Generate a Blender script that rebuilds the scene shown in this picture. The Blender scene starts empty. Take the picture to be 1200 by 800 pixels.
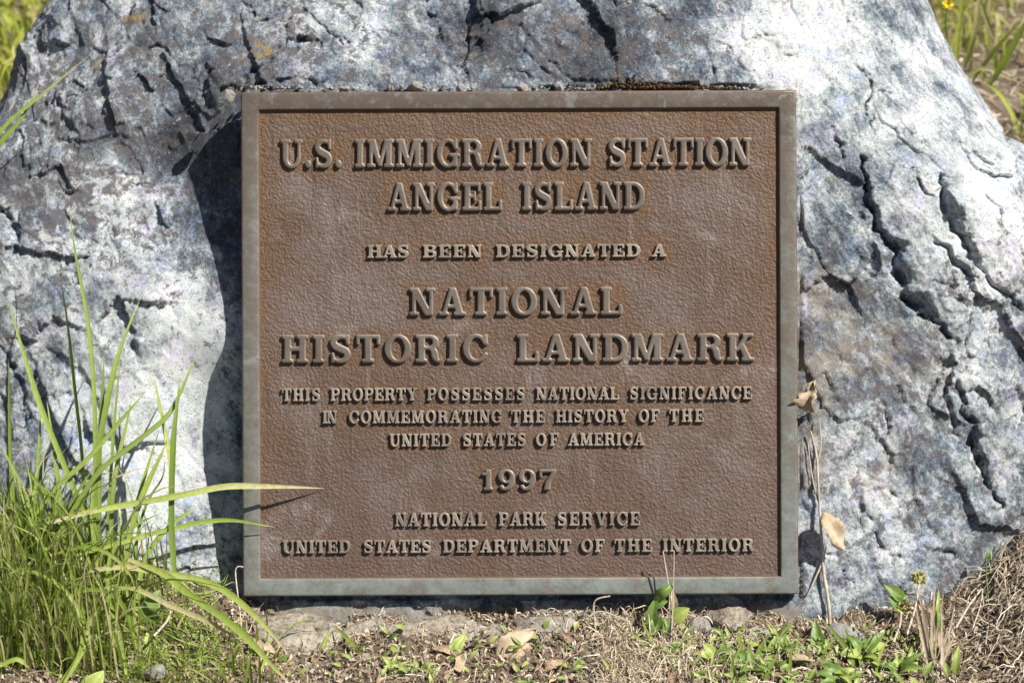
import bpy, bmesh, math, random
import numpy as np
from mathutils import Vector

random.seed(7); RNG = np.random.default_rng(11)
C = bpy.context.scene.collection
sc = bpy.context.scene

# ------------------------------------------------------------------ frame of reference
# lengths are first written in "millipaces" (1 unit = 0.8 mm); u right, v up in the plaque's plane, w out of it
S = 0.0008
DIST = 2750.0                      # camera to plaque
TILT = math.radians(30)            # the plaque leans back
CT, ST = math.cos(TILT), math.sin(TILT)
ZC = 295.0                         # plaque centre above ground

def W(u, v, w):
    return (np.stack([np.asarray(u, float) + 0*np.asarray(v, float), np.asarray(v)*ST - np.asarray(w)*CT + 0*np.asarray(u, float),
                      np.asarray(v)*CT + np.asarray(w)*ST + ZC + 0*np.asarray(u, float)], -1)) * S
def P(px, py, w):                  # plaque coordinates of the point seen at (px,py) at distance w from the plaque plane
    k = (DIST - w) / DIST
    return (px - 600.0)*k, (400.0 - py)*k, w
def PW(px, py, w):
    return W(*P(px, py, w))

# ------------------------------------------------------------------ camera, sky, sun, exposure
cam_d = bpy.data.cameras.new('camera'); cam = bpy.data.objects.new('camera', cam_d); C.objects.link(cam)
cam.location = W(0, 0, DIST)
cam.rotation_euler = (math.radians(90) - TILT, 0, 0)
cam_d.sensor_width = 36; cam_d.lens = 36*DIST/1200.0
cam_d.clip_end = 2000; cam_d.clip_start = 0.05
cam_d.dof.use_dof = True; cam_d.dof.focus_distance = DIST*S; cam_d.dof.aperture_fstop = 8
sc.camera = cam

L = np.array([0.86, 0.97, 1.0]); Lw = np.array([L[0], L[1]*ST - L[2]*CT, L[1]*CT + L[2]*ST]); Lw /= np.linalg.norm(Lw)
world = bpy.data.worlds.new('World'); sc.world = world; world.use_nodes = True
nt = world.node_tree; bgn = nt.nodes['Background']
sky = nt.nodes.new('ShaderNodeTexSky'); sky.sky_type = 'NISHITA'; sky.sun_disc = False
sky.sun_elevation = math.asin(Lw[2]); sky.sun_rotation = math.atan2(Lw[0], Lw[1])
nt.links.new(sky.outputs[0], bgn.inputs[0]); bgn.inputs[1].default_value = 0.05
sun_d = bpy.data.lights.new('sun', 'SUN'); sun_d.energy = 5.0; sun_d.angle = math.radians(0.5); sun_d.color = (1, .95, .88)
sun = bpy.data.objects.new('sun', sun_d); C.objects.link(sun)
sun.rotation_euler = Vector(tuple(Lw)).to_track_quat('Z', 'Y').to_euler()
sun.location = tuple(Lw*20)
sc.view_settings.view_transform = 'Standard'; sc.view_settings.look = 'None'
sc.view_settings.exposure = 0.86; sc.view_settings.gamma = 1

# ------------------------------------------------------------------ numpy noise
_perm = np.random.default_rng(3).permutation(256).astype(np.int64); _perm = np.concatenate([_perm, _perm, _perm])
_gr = np.random.default_rng(4).normal(size=(256, 3)); _gr /= np.linalg.norm(_gr, axis=1)[:, None]
def noise(p):                      # gradient noise about -0.7 .. 0.7
    p = np.asarray(p, float); i = np.floor(p).astype(np.int64); f = p - i; i &= 255
    s = f*f*f*(f*(f*6 - 15) + 10); out = 0
    for dx in (0, 1):
        wx = s[..., 0] if dx else 1 - s[..., 0]
        for dy in (0, 1):
            wy = s[..., 1] if dy else 1 - s[..., 1]
            for dz in (0, 1):
                wz = s[..., 2] if dz else 1 - s[..., 2]
                h = _perm[_perm[_perm[i[..., 0] + dx] + i[..., 1] + dy] + i[..., 2] + dz]
                g = _gr[h]
                out = out + wx*wy*wz*(g[..., 0]*(f[..., 0]-dx) + g[..., 1]*(f[..., 1]-dy) + g[..., 2]*(f[..., 2]-dz))
    return out
def fbm(p, octv=5, gain=.5, lac=2.03, ridged=False):
    p = np.asarray(p, float); a = 1.0; t = 0; n = 0
    for k in range(octv):
        q = noise(p + 17.3*k)
        if ridged: q = 0.5 - 2*np.abs(q)
        t = t + a*q; n += a; a *= gain; p = p*lac
    return t/n*1.6
def sstep(a, b, x):
    t = np.clip((x - a)/(b - a), 0, 1); return t*t*(3 - 2*t)
def polydist(px, py, pts):         # distance to a polyline
    d = np.full(px.shape, 1e9); tt = np.zeros(px.shape); n = len(pts) - 1
    for k in range(n):
        ax, ay = pts[k]; bx, by = pts[k+1]; dx, dy = bx-ax, by-ay
        t = np.clip(((px-ax)*dx + (py-ay)*dy)/(dx*dx + dy*dy), 0, 1)
        q = np.hypot(px - ax - t*dx, py - ay - t*dy); m = q < d
        d = np.where(m, q, d); tt = np.where(m, (k + t)/n, tt)
    return d, tt

# ------------------------------------------------------------------ mesh + object helpers
def mesh_np(name, verts, faces, attrs=None, smooth=True):
    me = bpy.data.meshes.new(name); verts = np.asarray(verts, np.float32); faces = np.asarray(faces, np.int32)
    k = faces.shape[1]; me.vertices.add(len(verts)); me.vertices.foreach_set('co', verts.ravel())
    me.loops.add(faces.size); me.loops.foreach_set('vertex_index', faces.ravel())
    me.polygons.add(len(faces)); me.polygons.foreach_set('loop_start', np.arange(0, faces.size, k, dtype=np.int32))
    me.polygons.foreach_set('loop_total', np.full(len(faces), k, np.int32))
    me.polygons.foreach_set('use_smooth', np.full(len(faces), smooth))
    for an, av in (attrs or {}).items():
        av = np.asarray(av, np.float32)
        if av.ndim == 1:
            at = me.attributes.new(an, 'FLOAT', 'POINT'); at.data.foreach_set('value', av)
        else:
            at = me.attributes.new(an, 'FLOAT_VECTOR', 'POINT'); at.data.foreach_set('vector', av.ravel())
    me.update(); me.validate(); return me
def link(name, me, mat=None, parent=None, label=None, cat=None, group=None, kind=None, loc=None):
    o = bpy.data.objects.new(name, me); C.objects.link(o)
    if me is not None and mat is not None: me.materials.clear(); me.materials.append(mat)
    if parent is not None: o.parent = parent
    if loc is not None: o.location = loc
    tag(o, label, cat, group, kind); return o
def tag(o, label=None, cat=None, group=None, kind=None):
    if label: o['label'] = label
    if cat: o['category'] = cat
    if group: o['group'] = group
    if kind: o['kind'] = kind
    return o
def thing(name, loc, label, cat, group=None):
    return link(name, None, None, None, label, cat, group, None, tuple(loc))
def grid_faces(n, m, off=0):
    i, j = np.meshgrid(np.arange(n-1), np.arange(m-1), indexing='ij'); a = (i*m + j).ravel() + off
    return np.stack([a, a+m, a+m+1, a+1], 1)
class Bag:                          # collects grids of quads into one mesh
    def __init__(s): s.v = []; s.f = []; s.n = 0; s.t = []
    def add(s, v, f, tone=None):
        s.v.append(v); s.f.append(np.asarray(f) + s.n); s.n += len(v)
        s.t.append(np.broadcast_to(np.asarray(0.5 if tone is None else tone, float), (len(v),)))
    def build(s, name, mat, parent=None, origin=None, smooth=True, **kw):
        v = np.concatenate(s.v)
        if origin is not None: v = v - np.asarray(origin)
        me = mesh_np(name, v, np.concatenate(s.f), {'tone': np.concatenate(s.t)}, smooth)
        return link(name, me, mat, parent, **kw)

# ------------------------------------------------------------------ materials
class NT:
    def __init__(s, name):
        s.m = bpy.data.materials.new(name); s.m.use_nodes = True; s.t = s.m.node_tree
        s.b = s.t.nodes['Principled BSDF']; s.out = s.t.nodes['Material Output']
    def n(s, typ, **kw):
        nd = s.t.nodes.new('ShaderNode' + typ)
        for k, v in kw.items():
            if k.startswith('i_'): nd.inputs[k[2:].replace('_', ' ')].default_value = v
            else: setattr(nd, k, v)
        return nd
    def l(s, a, b): s.t.links.new(a, b)
    def attr(s, name): return s.n('Attribute', attribute_name=name)
    def noise(s, vec, scale, detail=6, rough=.6, dist=0):
        nd = s.n('TexNoise', i_Scale=scale, i_Detail=detail, i_Roughness=rough, i_Distortion=dist)
        if vec is not None: s.l(vec, nd.inputs['Vector'])
        return nd.outputs['Fac']
    def math(s, op, a, b=None, clamp=False):
        nd = s.n('Math', operation=op, use_clamp=clamp)
        for k, x in enumerate((a, b)):
            if x is None: continue
            if isinstance(x, (int, float)): nd.inputs[k].default_value = x
            else: s.l(x, nd.inputs[k])
        return nd.outputs[0]
    def rng(s, x, a, b, c=0., d=1., smooth=True):
        nd = s.n('MapRange', interpolation_type='SMOOTHSTEP' if smooth else 'LINEAR')
        s.l(x, nd.inputs[0])
        for k, q in enumerate((a, b, c, d)): nd.inputs[k+1].default_value = q
        return nd.outputs[0]
    def mix(s, f, a, b, blend='MIX'):
        nd = s.n('Mix', data_type='RGBA', blend_type=blend)
        for k, x in ((0, f), (6, a), (7, b)):
            if isinstance(x, (int, float)): nd.inputs[k].default_value = x
            elif isinstance(x, tuple): nd.inputs[k].default_value = (*x, 1)
            else: s.l(x, nd.inputs[k])
        return nd.outputs[2]
    def ramp(s, f, stops):
        nd = s.n('ValToRGB'); cr = nd.color_ramp
        while len(cr.elements) < len(stops): cr.elements.new(.5)
        for e, (p, c) in zip(cr.elements, stops): e.position = p; e.color = (*c, 1)
        s.l(f, nd.inputs[0]); return nd.outputs[0]
    def bump(s, h, strength, dist, prev=None):
        nd = s.n('Bump', i_Strength=strength, i_Distance=dist); s.l(h, nd.inputs['Height'])
        if prev is not None: s.l(prev, nd.inputs['Normal'])
        return nd.outputs[0]
    def done(s, col=None, normal=None, rough=.8, metal=0., spec=.3):
        if col is not None:
            if isinstance(col, tuple): s.b.inputs['Base Color'].default_value = (*col, 1)
            else: s.l(col, s.b.inputs['Base Color'])
        if normal is not None: s.l(normal, s.b.inputs['Normal'])
        for nm, v in (('Roughness', rough), ('Metallic', metal), ('Specular IOR Level', spec)):
            if isinstance(v, (int, float)): s.b.inputs[nm].default_value = v
            else: s.l(v, s.b.inputs[nm])
        return s.m
    def leafy(s, col, trans=.35, rough=.5, normal=None):   # diffuse + light passing through a thin blade
        s.done(col, normal, rough, 0, .35)
        tr = s.n('BsdfTranslucent'); mx = s.n('MixShader'); mx.inputs[0].default_value = trans
        s.l(col, tr.inputs[0]); s.l(s.b.outputs[0], mx.inputs[1]); s.l(tr.outputs[0], mx.inputs[2]); s.l(mx.outputs[0], s.out.inputs[0])
        return s.m

def mat_rock():
    t = NT('boulder_rock'); v = t.attr('rk').outputs['Vector']
    rt_ = t.n('Mapping', vector_type='POINT'); t.l(v, rt_.inputs[0]); rt_.inputs['Rotation'].default_value = (0, 0, math.radians(58))
    str_ = t.n('Mapping', vector_type='POINT'); t.l(rt_.outputs[0], str_.inputs[0]); str_.inputs['Scale'].default_value = (.62, 1.2, 1)
    vs = str_.outputs[0]
    pale = t.attr('pale').outputs['Fac']; dark = t.attr('dark').outputs['Fac']; tan = t.attr('tan').outputs['Fac']; och = t.attr('ochre').outputs['Fac']
    nb = t.noise(v, 2.6, 12, .72, .5); nm = t.noise(vs, 8, 10, .75, .5); nf = t.noise(v, 24, 8, .75); nh = t.noise(v, 2.4, 6, .65)
    ng = t.noise(v, 70, 4, .7)
    f = t.math('ADD', t.math('MULTIPLY', nb, .36), t.math('ADD', t.math('MULTIPLY', nm, .32), t.math('ADD', t.math('MULTIPLY', nf, .28), t.math('MULTIPLY', ng, .14))))
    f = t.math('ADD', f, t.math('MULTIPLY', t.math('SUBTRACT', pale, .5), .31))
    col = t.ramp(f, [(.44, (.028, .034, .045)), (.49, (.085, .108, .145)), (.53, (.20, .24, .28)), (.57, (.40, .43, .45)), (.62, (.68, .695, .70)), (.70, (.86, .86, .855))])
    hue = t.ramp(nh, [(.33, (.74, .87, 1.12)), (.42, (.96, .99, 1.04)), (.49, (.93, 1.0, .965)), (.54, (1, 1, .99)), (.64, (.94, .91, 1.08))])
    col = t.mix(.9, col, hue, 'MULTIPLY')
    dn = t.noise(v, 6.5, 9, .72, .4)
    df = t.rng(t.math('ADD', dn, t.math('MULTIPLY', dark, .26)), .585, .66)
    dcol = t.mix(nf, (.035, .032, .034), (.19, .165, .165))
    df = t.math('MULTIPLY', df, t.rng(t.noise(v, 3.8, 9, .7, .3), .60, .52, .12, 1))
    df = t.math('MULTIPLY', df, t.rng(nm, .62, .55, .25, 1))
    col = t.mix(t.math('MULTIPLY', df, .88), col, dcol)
    tn = t.noise(v, 5, 8, .7, .5)
    col = t.mix(t.math('MULTIPLY', t.rng(t.math('ADD', tn, t.math('MULTIPLY', tan, .5)), .62, .92), .75), col, t.mix(nm, (.2, .165, .13), (.47, .41, .33)))
    # crustose lichen: pale rosettes with crisp ragged edges
    ln = t.noise(v, 3.1, 10, .75, .2); lf = t.rng(ln, .64, .66)
    col = t.mix(t.math('MULTIPLY', lf, .85), col, t.mix(nf, (.48, .47, .41), (.74, .73, .66)))
    on = t.noise(v, 11, 5, .7); of = t.rng(t.math('ADD', on, t.math('MULTIPLY', och, .34)), .735, .77)
    col = t.mix(t.math('MULTIPLY', of, .8), col, (.36, .25, .075))
    sp1 = t.rng(t.noise(v, 52, 3, .6), .615, .64); sp2 = t.rng(t.noise(vs, 38, 4, .6, .2), .375, .345)
    col = t.mix(t.math('MULTIPLY', sp1, .75), col, (.035, .036, .042)); col = t.mix(t.math('MULTIPLY', sp2, .28), col, (.82, .83, .82))
    # jagged dirt-filled cracks and pale veins
    for sc_, wd_, cc, am, ms in ((2.2, .0045, (.03, .03, .035), .85, 1.7), (5.5, .007, (.05, .052, .058), .75, 3.1), (3.4, .006, (.82, .82, .8), .6, 2.3)):
        ln_ = t.noise(vs, sc_, 9, .68, .25); dd = t.math('ABSOLUTE', t.math('SUBTRACT', ln_, .5))
        col = t.mix(t.math('MULTIPLY', t.math('MULTIPLY', t.rng(dd, 0, wd_, 1, 0), t.rng(t.noise(v, ms, 4), .48, .58)), am), col, cc)
    b1 = t.bump(t.noise(vs, 13, 12, .8, .3), .5, .0026)
    vo = t.n('TexVoronoi', feature='DISTANCE_TO_EDGE', i_Scale=5.5); 
    wv = t.n('VectorMath', operation='ADD'); t.l(vs, wv.inputs[0])
    nv = t.n('TexNoise', i_Scale=4.0, i_Detail=5.0); t.l(vs, nv.inputs['Vector']); sv = t.n('VectorMath', operation='SCALE'); sv.inputs['Scale'].default_value = .6
    t.l(nv.outputs['Color'], sv.inputs[0]); t.l(sv.outputs[0], wv.inputs[1]); t.l(wv.outputs[0], vo.inputs['Vector'])
    cr = t.rng(vo.outputs['Distance'], 0, .022)
    crm = t.math('MAXIMUM', cr, t.rng(t.noise(v, 1.3, 3), .44, .56, 1, 0))
    b2 = t.bump(crm, .5, .003, b1)
    b3 = t.bump(t.noise(v, 45, 8, .85), 1.0, .0034, b2)
    ro = t.rng(nf, .35, .65, .36, .75)
    return t.done(col, b3, ro, 0, .5)

def mat_field():
    t = NT('bronze_field'); v = t.attr('pc').outputs['Vector']; halo = t.attr('halo').outputs['Fac']
    n1 = t.noise(v, .9, 6, .6, .5); n2 = t.noise(v, 7, 6, .7); n3 = t.noise(v, 2.2, 8, .7)
    col = t.ramp(n1, [(.3, (0.084, 0.054, 0.037)), (.45, (0.098, 0.068, 0.052)), (.55, (0.116, 0.088, 0.075)), (.7, (0.152, 0.124, 0.116))])
    hf = t.math('MULTIPLY', halo, t.rng(n3, .25, .7, .6, 1.))
    sep = t.n('SeparateXYZ'); t.l(v, sep.inputs[0])
    hf = t.math('MULTIPLY', hf, t.rng(sep.outputs[1], -3.0, 2.0, .45, 1.))
    col = t.mix(hf, col, (0.114, 0.061, 0.025))
    low = t.rng(sep.outputs[1], -1.2, -2.9)
    col = t.mix(t.math('MULTIPLY', low, .5), col, (0.096, 0.061, 0.049))
    col = t.mix(t.rng(n2, .3, .75, 0, .4), col, (0.071, 0.043, 0.030))
    # a few chalky water marks
    ch = t.rng(t.noise(v, 1.1, 7, .65, .3), .58, .72)
    col = t.mix(t.math('MULTIPLY', ch, .6), col, (0.223, 0.194, 0.184))
    stk = t.n('Mapping'); t.l(v, stk.inputs[0]); stk.inputs['Scale'].default_value = (5.5, .5, 1)
    sk = t.noise(stk.outputs[0], 1.6, 5, .6, .15); col = t.mix(t.rng(sk, .54, .68, 0, .42), col, (0.069, 0.043, 0.030)); col = t.mix(t.rng(sk, .42, .3, 0, .4), col, (0.184, 0.142, 0.123))
    sp = t.rng(t.noise(v, 38, 3, .6), .735, .76); col = t.mix(t.math('MULTIPLY', sp, .35), col, (0.371, 0.329, 0.286))
    vo = t.n('TexVoronoi', feature='SMOOTH_F1', i_Scale=29.0, i_Smoothness=.5)
    wv = t.n('VectorMath', operation='ADD'); t.l(v, wv.inputs[0]); nv = t.n('TexNoise', i_Scale=9.0, i_Detail=3.0); t.l(v, nv.inputs['Vector'])
    sv = t.n('VectorMath', operation='SCALE'); sv.inputs['Scale'].default_value = .09; t.l(nv.outputs['Color'], sv.inputs[0]); t.l(sv.outputs[0], wv.inputs[1]); t.l(wv.outputs[0], vo.inputs['Vector'])
    b1 = t.bump(vo.outputs['Distance'], .9, .00085)
    b2 = t.bump(t.noise(v, 21, 5, .7), .6, .0012, b1)
    return t.done(col, b2, .6, .2, .3)
def mat_frame(name='bronze_border', face=True):
    t = NT(name); v = t.attr('pc').outputs['Vector']
    sep = t.n('SeparateXYZ'); t.l(v, sep.inputs[0])
    n1 = t.noise(v, 1.2, 7, .65, .3); n2 = t.noise(v, 6, 8, .7); n3 = t.noise(v, 25, 5, .7)
    y = t.math('ADD', sep.outputs[1], t.math('MULTIPLY', t.math('SUBTRACT', n1, .5), 2.2))
    col = t.ramp(t.rng(y, -3, 3, 0, 1, False), [(.04, (0.174, 0.191, 0.173)), (.25, (0.145, 0.144, 0.119)), (.8, (0.119, 0.105, 0.085)), (.97, (0.087, 0.066, 0.052))])
    col = t.mix(t.rng(n2, .42, .68, 0, .5), col, (0.097, 0.073, 0.054))
    col = t.mix(t.rng(n2, .52, .3, 0, .4), col, (0.206, 0.219, 0.205))
    col = t.mix(t.rng(n3, .62, .75, 0, .4), col, (0.104, 0.077, 0.056))
    stn = t.noise(v, 2.6, 8, .75, .6); col = t.mix(t.rng(stn, .5, .62, 0, .55), col, (0.109, 0.076, 0.053)); col = t.mix(t.rng(stn, .44, .34, 0, .5), col, (0.235, 0.258, 0.234))
    w = t.rng(sep.outputs[2], -.012, -.002, 1, 0)
    col = t.mix(t.math('MULTIPLY', w, .85), col, (0.154, 0.095, 0.060))
    b = t.bump(n3, .35, .0008); b = t.bump(t.noise(v, 4, 5), .4, .0015, b)
    return t.done(col, b, .48, .3, .45)
def mat_letter():
    t = NT('bronze_letter'); v = t.attr('pc').outputs['Vector']; sep = t.n('SeparateXYZ'); t.l(v, sep.inputs[0])
    n1 = t.noise(v, 2.2, 7, .65, .3); n2 = t.noise(v, 16, 6, .7)
    col = t.mix(t.rng(n1, .35, .65), (0.105, 0.083, 0.065), (0.150, 0.126, 0.103))
    col = t.mix(t.rng(n2, .4, .75, 0, .6), col, (0.120, 0.083, 0.057))
    b = t.bump(n2, .4, .0008)
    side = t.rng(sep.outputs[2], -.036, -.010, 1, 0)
    col = t.mix(t.math('MULTIPLY', side, .85), col, (0.046, 0.026, 0.013))  # flanks darkened in colour to deepen the letters' shadows
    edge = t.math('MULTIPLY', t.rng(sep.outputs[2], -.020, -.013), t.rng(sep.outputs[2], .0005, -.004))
    col = t.mix(t.math('MULTIPLY', edge, t.rng(n1, .35, .6, .25, .8)), col, (0.282, 0.237, 0.188))  # paler worn rims, also painted as edge highlights
    return t.done(col, b, .45, .3, .45)
def mat_ground():
    t = NT('dry_soil'); v = t.n('TexCoord').outputs['Object']
    n1 = t.noise(v, 14, 9, .65, .3); n2 = t.noise(v, 120, 8, .7); n3 = t.noise(v, 420, 4, .6)
    col = t.ramp(n1, [(.3, (.08, .056, .037)), (.5, (.15, .112, .076)), (.7, (.28, .225, .165))])
    col = t.mix(t.rng(n2, .35, .7, 0, .75), col, (.12, .09, .062))
    col = t.mix(t.rng(n3, .58, .72, 0, .6), col, (.5, .44, .35))
    b = t.bump(n2, .9, .006); b = t.bump(n3, .7, .002, b)
    return t.done(col, b, .9, 0, .2)
def mat_stone():
    t = NT('beige_stone'); v = t.n('TexCoord').outputs['Object']; tone = t.attr('tone').outputs['Fac']
    n1 = t.noise(v, 40, 9, .7, .4); n2 = t.noise(v, 220, 7, .7)
    col = t.ramp(n1, [(.32, (.15, .12, .088)), (.45, (.32, .275, .21)), (.57, (.46, .41, .33)), (.7, (.56, .52, .44))])
    col = t.mix(t.rng(n2, .47, .66, 0, .8), col, (.09, .07, .05))
    col = t.mix(tone, col, (.3, .32, .34))
    b = t.bump(n1, .9, .010); b = t.bump(n2, .9, .004, b)
    return t.done(col, b, .85, 0, .3)
def mat_straw(name, stops, trans=.2):
    t = NT(name); tone = t.attr('tone').outputs['Fac']; v = t.n('TexCoord').outputs['Object']
    col = t.ramp(tone, stops); col = t.mix(t.rng(t.noise(v, 260, 3), .4, .7, 0, .35), col, (.16, .115, .07))
    return t.leafy(col, trans, .6)
def mat_leaf(name, a, b, trans=.3, spot=None, rough=.45):
    t = NT(name); tone = t.attr('tone').outputs['Fac']; v = t.n('TexCoord').outputs['Object']
    col = t.mix(tone, a, b); n = t.noise(v, 150, 5, .6)
    col = t.mix(t.rng(n, .4, .7, 0, .3), col, tuple(x*.6 for x in a))
    if spot: col = t.mix(t.rng(t.noise(v, 60, 6, .65), .5, .68, 0, .8), col, spot)
    return t.leafy(col, trans, rough, t.bump(n, .4, .001))
M_rock = mat_rock(); M_field = mat_field(); M_frame = mat_frame(); M_letter = mat_letter(); M_ground = mat_ground(); M_stone = mat_stone()
M_straw = mat_straw('straw', [(0, (.09, .058, .035)), (.3, (.25, .185, .118)), (.65, (.46, .38, .265)), (1, (.68, .61, .49))])
M_grass = mat_straw('grass_green', [(0, (.06, .10, .012)), (.35, (.135, .215, .02)), (.7, (.235, .325, .04)), (.86, (.36, .41, .11)), (1, (.50, .44, .24))], .38)
M_grass_pale = mat_straw('grass_meadow', [(0, (.13, .17, .02)), (.4, (.30, .37, .04)), (.75, (.44, .47, .08)), (1, (.54, .48, .24))], .4)
M_leaf = mat_leaf('leaf_green', (.075, .15, .025), (.21, .30, .07))
M_leafy = mat_leaf('leaf_lime', (.22, .30, .06), (.42, .47, .13))
M_dead = mat_leaf('leaf_dead', (.36, .26, .165), (.50, .40, .28), .2, (.25, .155, .085), .6)
M_stem = mat_leaf('stem_dry', (.30, .25, .19), (.52, .46, .37), .05)
M_moss = mat_leaf('moss_brown', (.05, .028, .012), (.13, .075, .03), .1, None, .9)
M_clover = mat_leaf('clover_head', (.30, .26, .10), (.42, .45, .16), .2, (.26, .14, .10), .8)
M_petal = mat_leaf('petal_yellow', (.75, .55, .02), (.85, .68, .05), .2)
M_pink = mat_leaf('petal_pink', (.62, .38, .62), (.75, .55, .75), .3)

# ------------------------------------------------------------------ ground
def gh(x, y):                      # ground height in units at world x, y (units)
    x = np.asarray(x, float); y = np.asarray(y, float)
    h = 62*sstep(-230, -560, x)*np.exp(-np.maximum(0, y - 300)/900) + 70*sstep(522, 655, x)*(.3 + .7*sstep(-430, -160, y))*np.exp(-np.maximum(0, y - 300)/500)*np.exp(-np.maximum(0, -y - 330)/500)
    h = h - 4*sstep(-100, 400, x)
    p = np.stack([x, y, 0*x], -1)
    far = np.exp(-np.hypot(x, y)/4000)
    h = h + 16*fbm(p/170, 4)*far + 60*(1 - far)*fbm(p/9000, 3)
    return h
def gh_fine(x, y):
    p = np.stack([x, y, 0*x], -1); near = np.exp(-np.maximum(0, np.hypot(x, y) - 900)/700)*np.exp(-np.maximum(0, -y - 455)/50)*np.exp(-np.maximum(0, np.abs(x) - 760)/80)
    return gh(x, y) + near*(9*fbm(p/34 + 3, 4, .6, ridged=True) + 4*fbm(p/9 + 9, 3, .65))
def gpt(px, py):                   # ground point seen at pixel (px, py): world x, y, z in units
    w = 0.0
    for _ in range(40):
        u, v, _w = P(px, py, w); y = v*ST - w*CT; z = v*CT + w*ST + ZC
        w += (gh(u, y) - z)/ST*.6
    return np.array([u, y, gh(u, y)]), w
def axis(lo, hi, step, far, grow=1.35):
    a = list(np.arange(lo, hi + step, step)); s = step
    b = []; x = lo
    while x > -far: s *= grow; x -= s; b.append(x)
    s = step; c = []; x = a[-1]
    while x < far: s *= grow; x += s; c.append(x)
    return np.array(b[::-1] + a + c)
gx = axis(-780, 780, 4, 400000); gy = np.concatenate([axis(-480, -90, 3.5, 400000)[:-1], []])
gy = np.concatenate([gy[gy <= -88], np.arange(-86, 1500, 12.), np.array([1500*1.35**k for k in range(1, 20)])])
GX, GY = np.meshgrid(gx, gy, indexing='ij')
gz = gh_fine(GX.ravel(), GY.ravel())
link('ground', mesh_np('ground', np.stack([GX.ravel(), GY.ravel(), gz], 1)*S, grid_faces(len(gx), len(gy))), M_ground,
     label='dry tan soil sloping up to the foot of the boulder', cat='ground', kind='structure')

# ------------------------------------------------------------------ boulder
RB = 430.0
OUT = [(1085, 0), (1094, 25), (1105, 45), (1118, 78), (1138, 112), (1152, 138), (1165, 160), (1200, 178), (1265, 215), (1335, 300), (1375, 450), (1360, 640), (1300, 800), (1150, 900),
       (850, 955), (600, 965), (300, 960), (60, 920), (-130, 800), (-190, 600), (-150, 380), (-70, 220), (-8, 135), (6, 100), (18, 66), (32, 34), (56, 2), (110, -60), (250, -140), (500, -200), (800, -180), (1000, -90)]
NEXP = 4.5
def drop(rho): return RB*(1 - (np.maximum(0, 1 - np.clip(rho, 0, 1)**NEXP))**(1/NEXP))
_rm = np.linspace(0, 1, 400); FSIL = np.max(_rm*DIST/(DIST + drop(_rm) + 45))      # where the outline is met by the line of sight
o_uv = np.array([((a-600)/FSIL, (400-b)/FSIL) for a, b in OUT]); o_th = np.arctan2(o_uv[:, 1], o_uv[:, 0]); o_r = np.hypot(o_uv[:, 0], o_uv[:, 1])
idx = np.argsort(o_th); o_th = o_th[idx]; o_r = o_r[idx]
def orad(th): return np.interp(th, o_th, o_r, period=2*math.pi)
CTRL = [(207, 188, 97), (217, 210, 86), (225, 240, 72), (240, 300, 50), (257, 400, 30), (236, 440, 54), (224, 510, 68), (232, 580, 58), (246, 660, 42), (281, 155, 52), (150, 120, 104), (100, 200, 96),
        (60, 60, 190), (30, 250, 105), (100, 300, 76), (100, 400, 66), (40, 450, 92), (150, 480, 58), (60, 600, 80), (160, 620, 42), (150, 690, 42), (170, 380, 50), (200, 60, 100),
        (330, 92, 38), (400, 95, 27), (600, 95, 22), (800, 95, 21), (900, 95, 24), (600, 30, 45), (350, 10, 78), (520, 5, 66), (850, 20, 48), (930, 10, 60),
        (945, 150, 26), (1000, 250, 30), (945, 400, 20), (1040, 420, 32), (1140, 330, 18), (1120, 180, 46), (1160, 500, 46), (945, 600, 24), (1050, 620, 40), (1130, 680, 74), (1030, 90, 62), (1060, 290, 20), (1190, 420, 44),
        (1100, 520, 30), (1000, 520, 22), (960, 720, 20), (600, 720, 27), (350, 716, 21), (850, 715, 30), (600, 400, 36), (450, 550, 36), (760, 250, 34), (450, 250, 36), (760, 560, 32)]
c_uv = []; c_g = []
for a, b, g in CTRL:
    u, v, _ = P(a, b, -g); th = math.atan2(v, u); rho = math.hypot(u, v)/orad(th); c_uv.append((u, v)); c_g.append(g - drop(rho))
for th in np.linspace(-math.pi, math.pi, 20, endpoint=False):
    c_uv.append((math.cos(th)*orad(th)*1.02, math.sin(th)*orad(th)*1.02)); c_g.append(35)
c_uv = np.array(c_uv)/500; c_g = np.array(c_g, float)
def tk(r2): return 0.5*r2*np.log(r2 + 1e-9)
nC = len(c_g); A = np.zeros((nC+3, nC+3)); D2 = ((c_uv[:, None] - c_uv[None])**2).sum(-1)
A[:nC, :nC] = tk(D2) + np.eye(nC)*.0006; A[:nC, nC] = 1; A[:nC, nC+1:] = c_uv; A[nC, :nC] = 1; A[nC+1:, :nC] = c_uv.T
sol = np.linalg.solve(A, np.concatenate([c_g, [0, 0, 0]]))
def gap(u, v):
    r = sol[nC] + sol[nC+1]*u/500 + sol[nC+2]*v/500
    for k in range(nC): r = r + sol[k]*tk((u/500 - c_uv[k, 0])**2 + (v/500 - c_uv[k, 1])**2)
    return r
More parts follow.
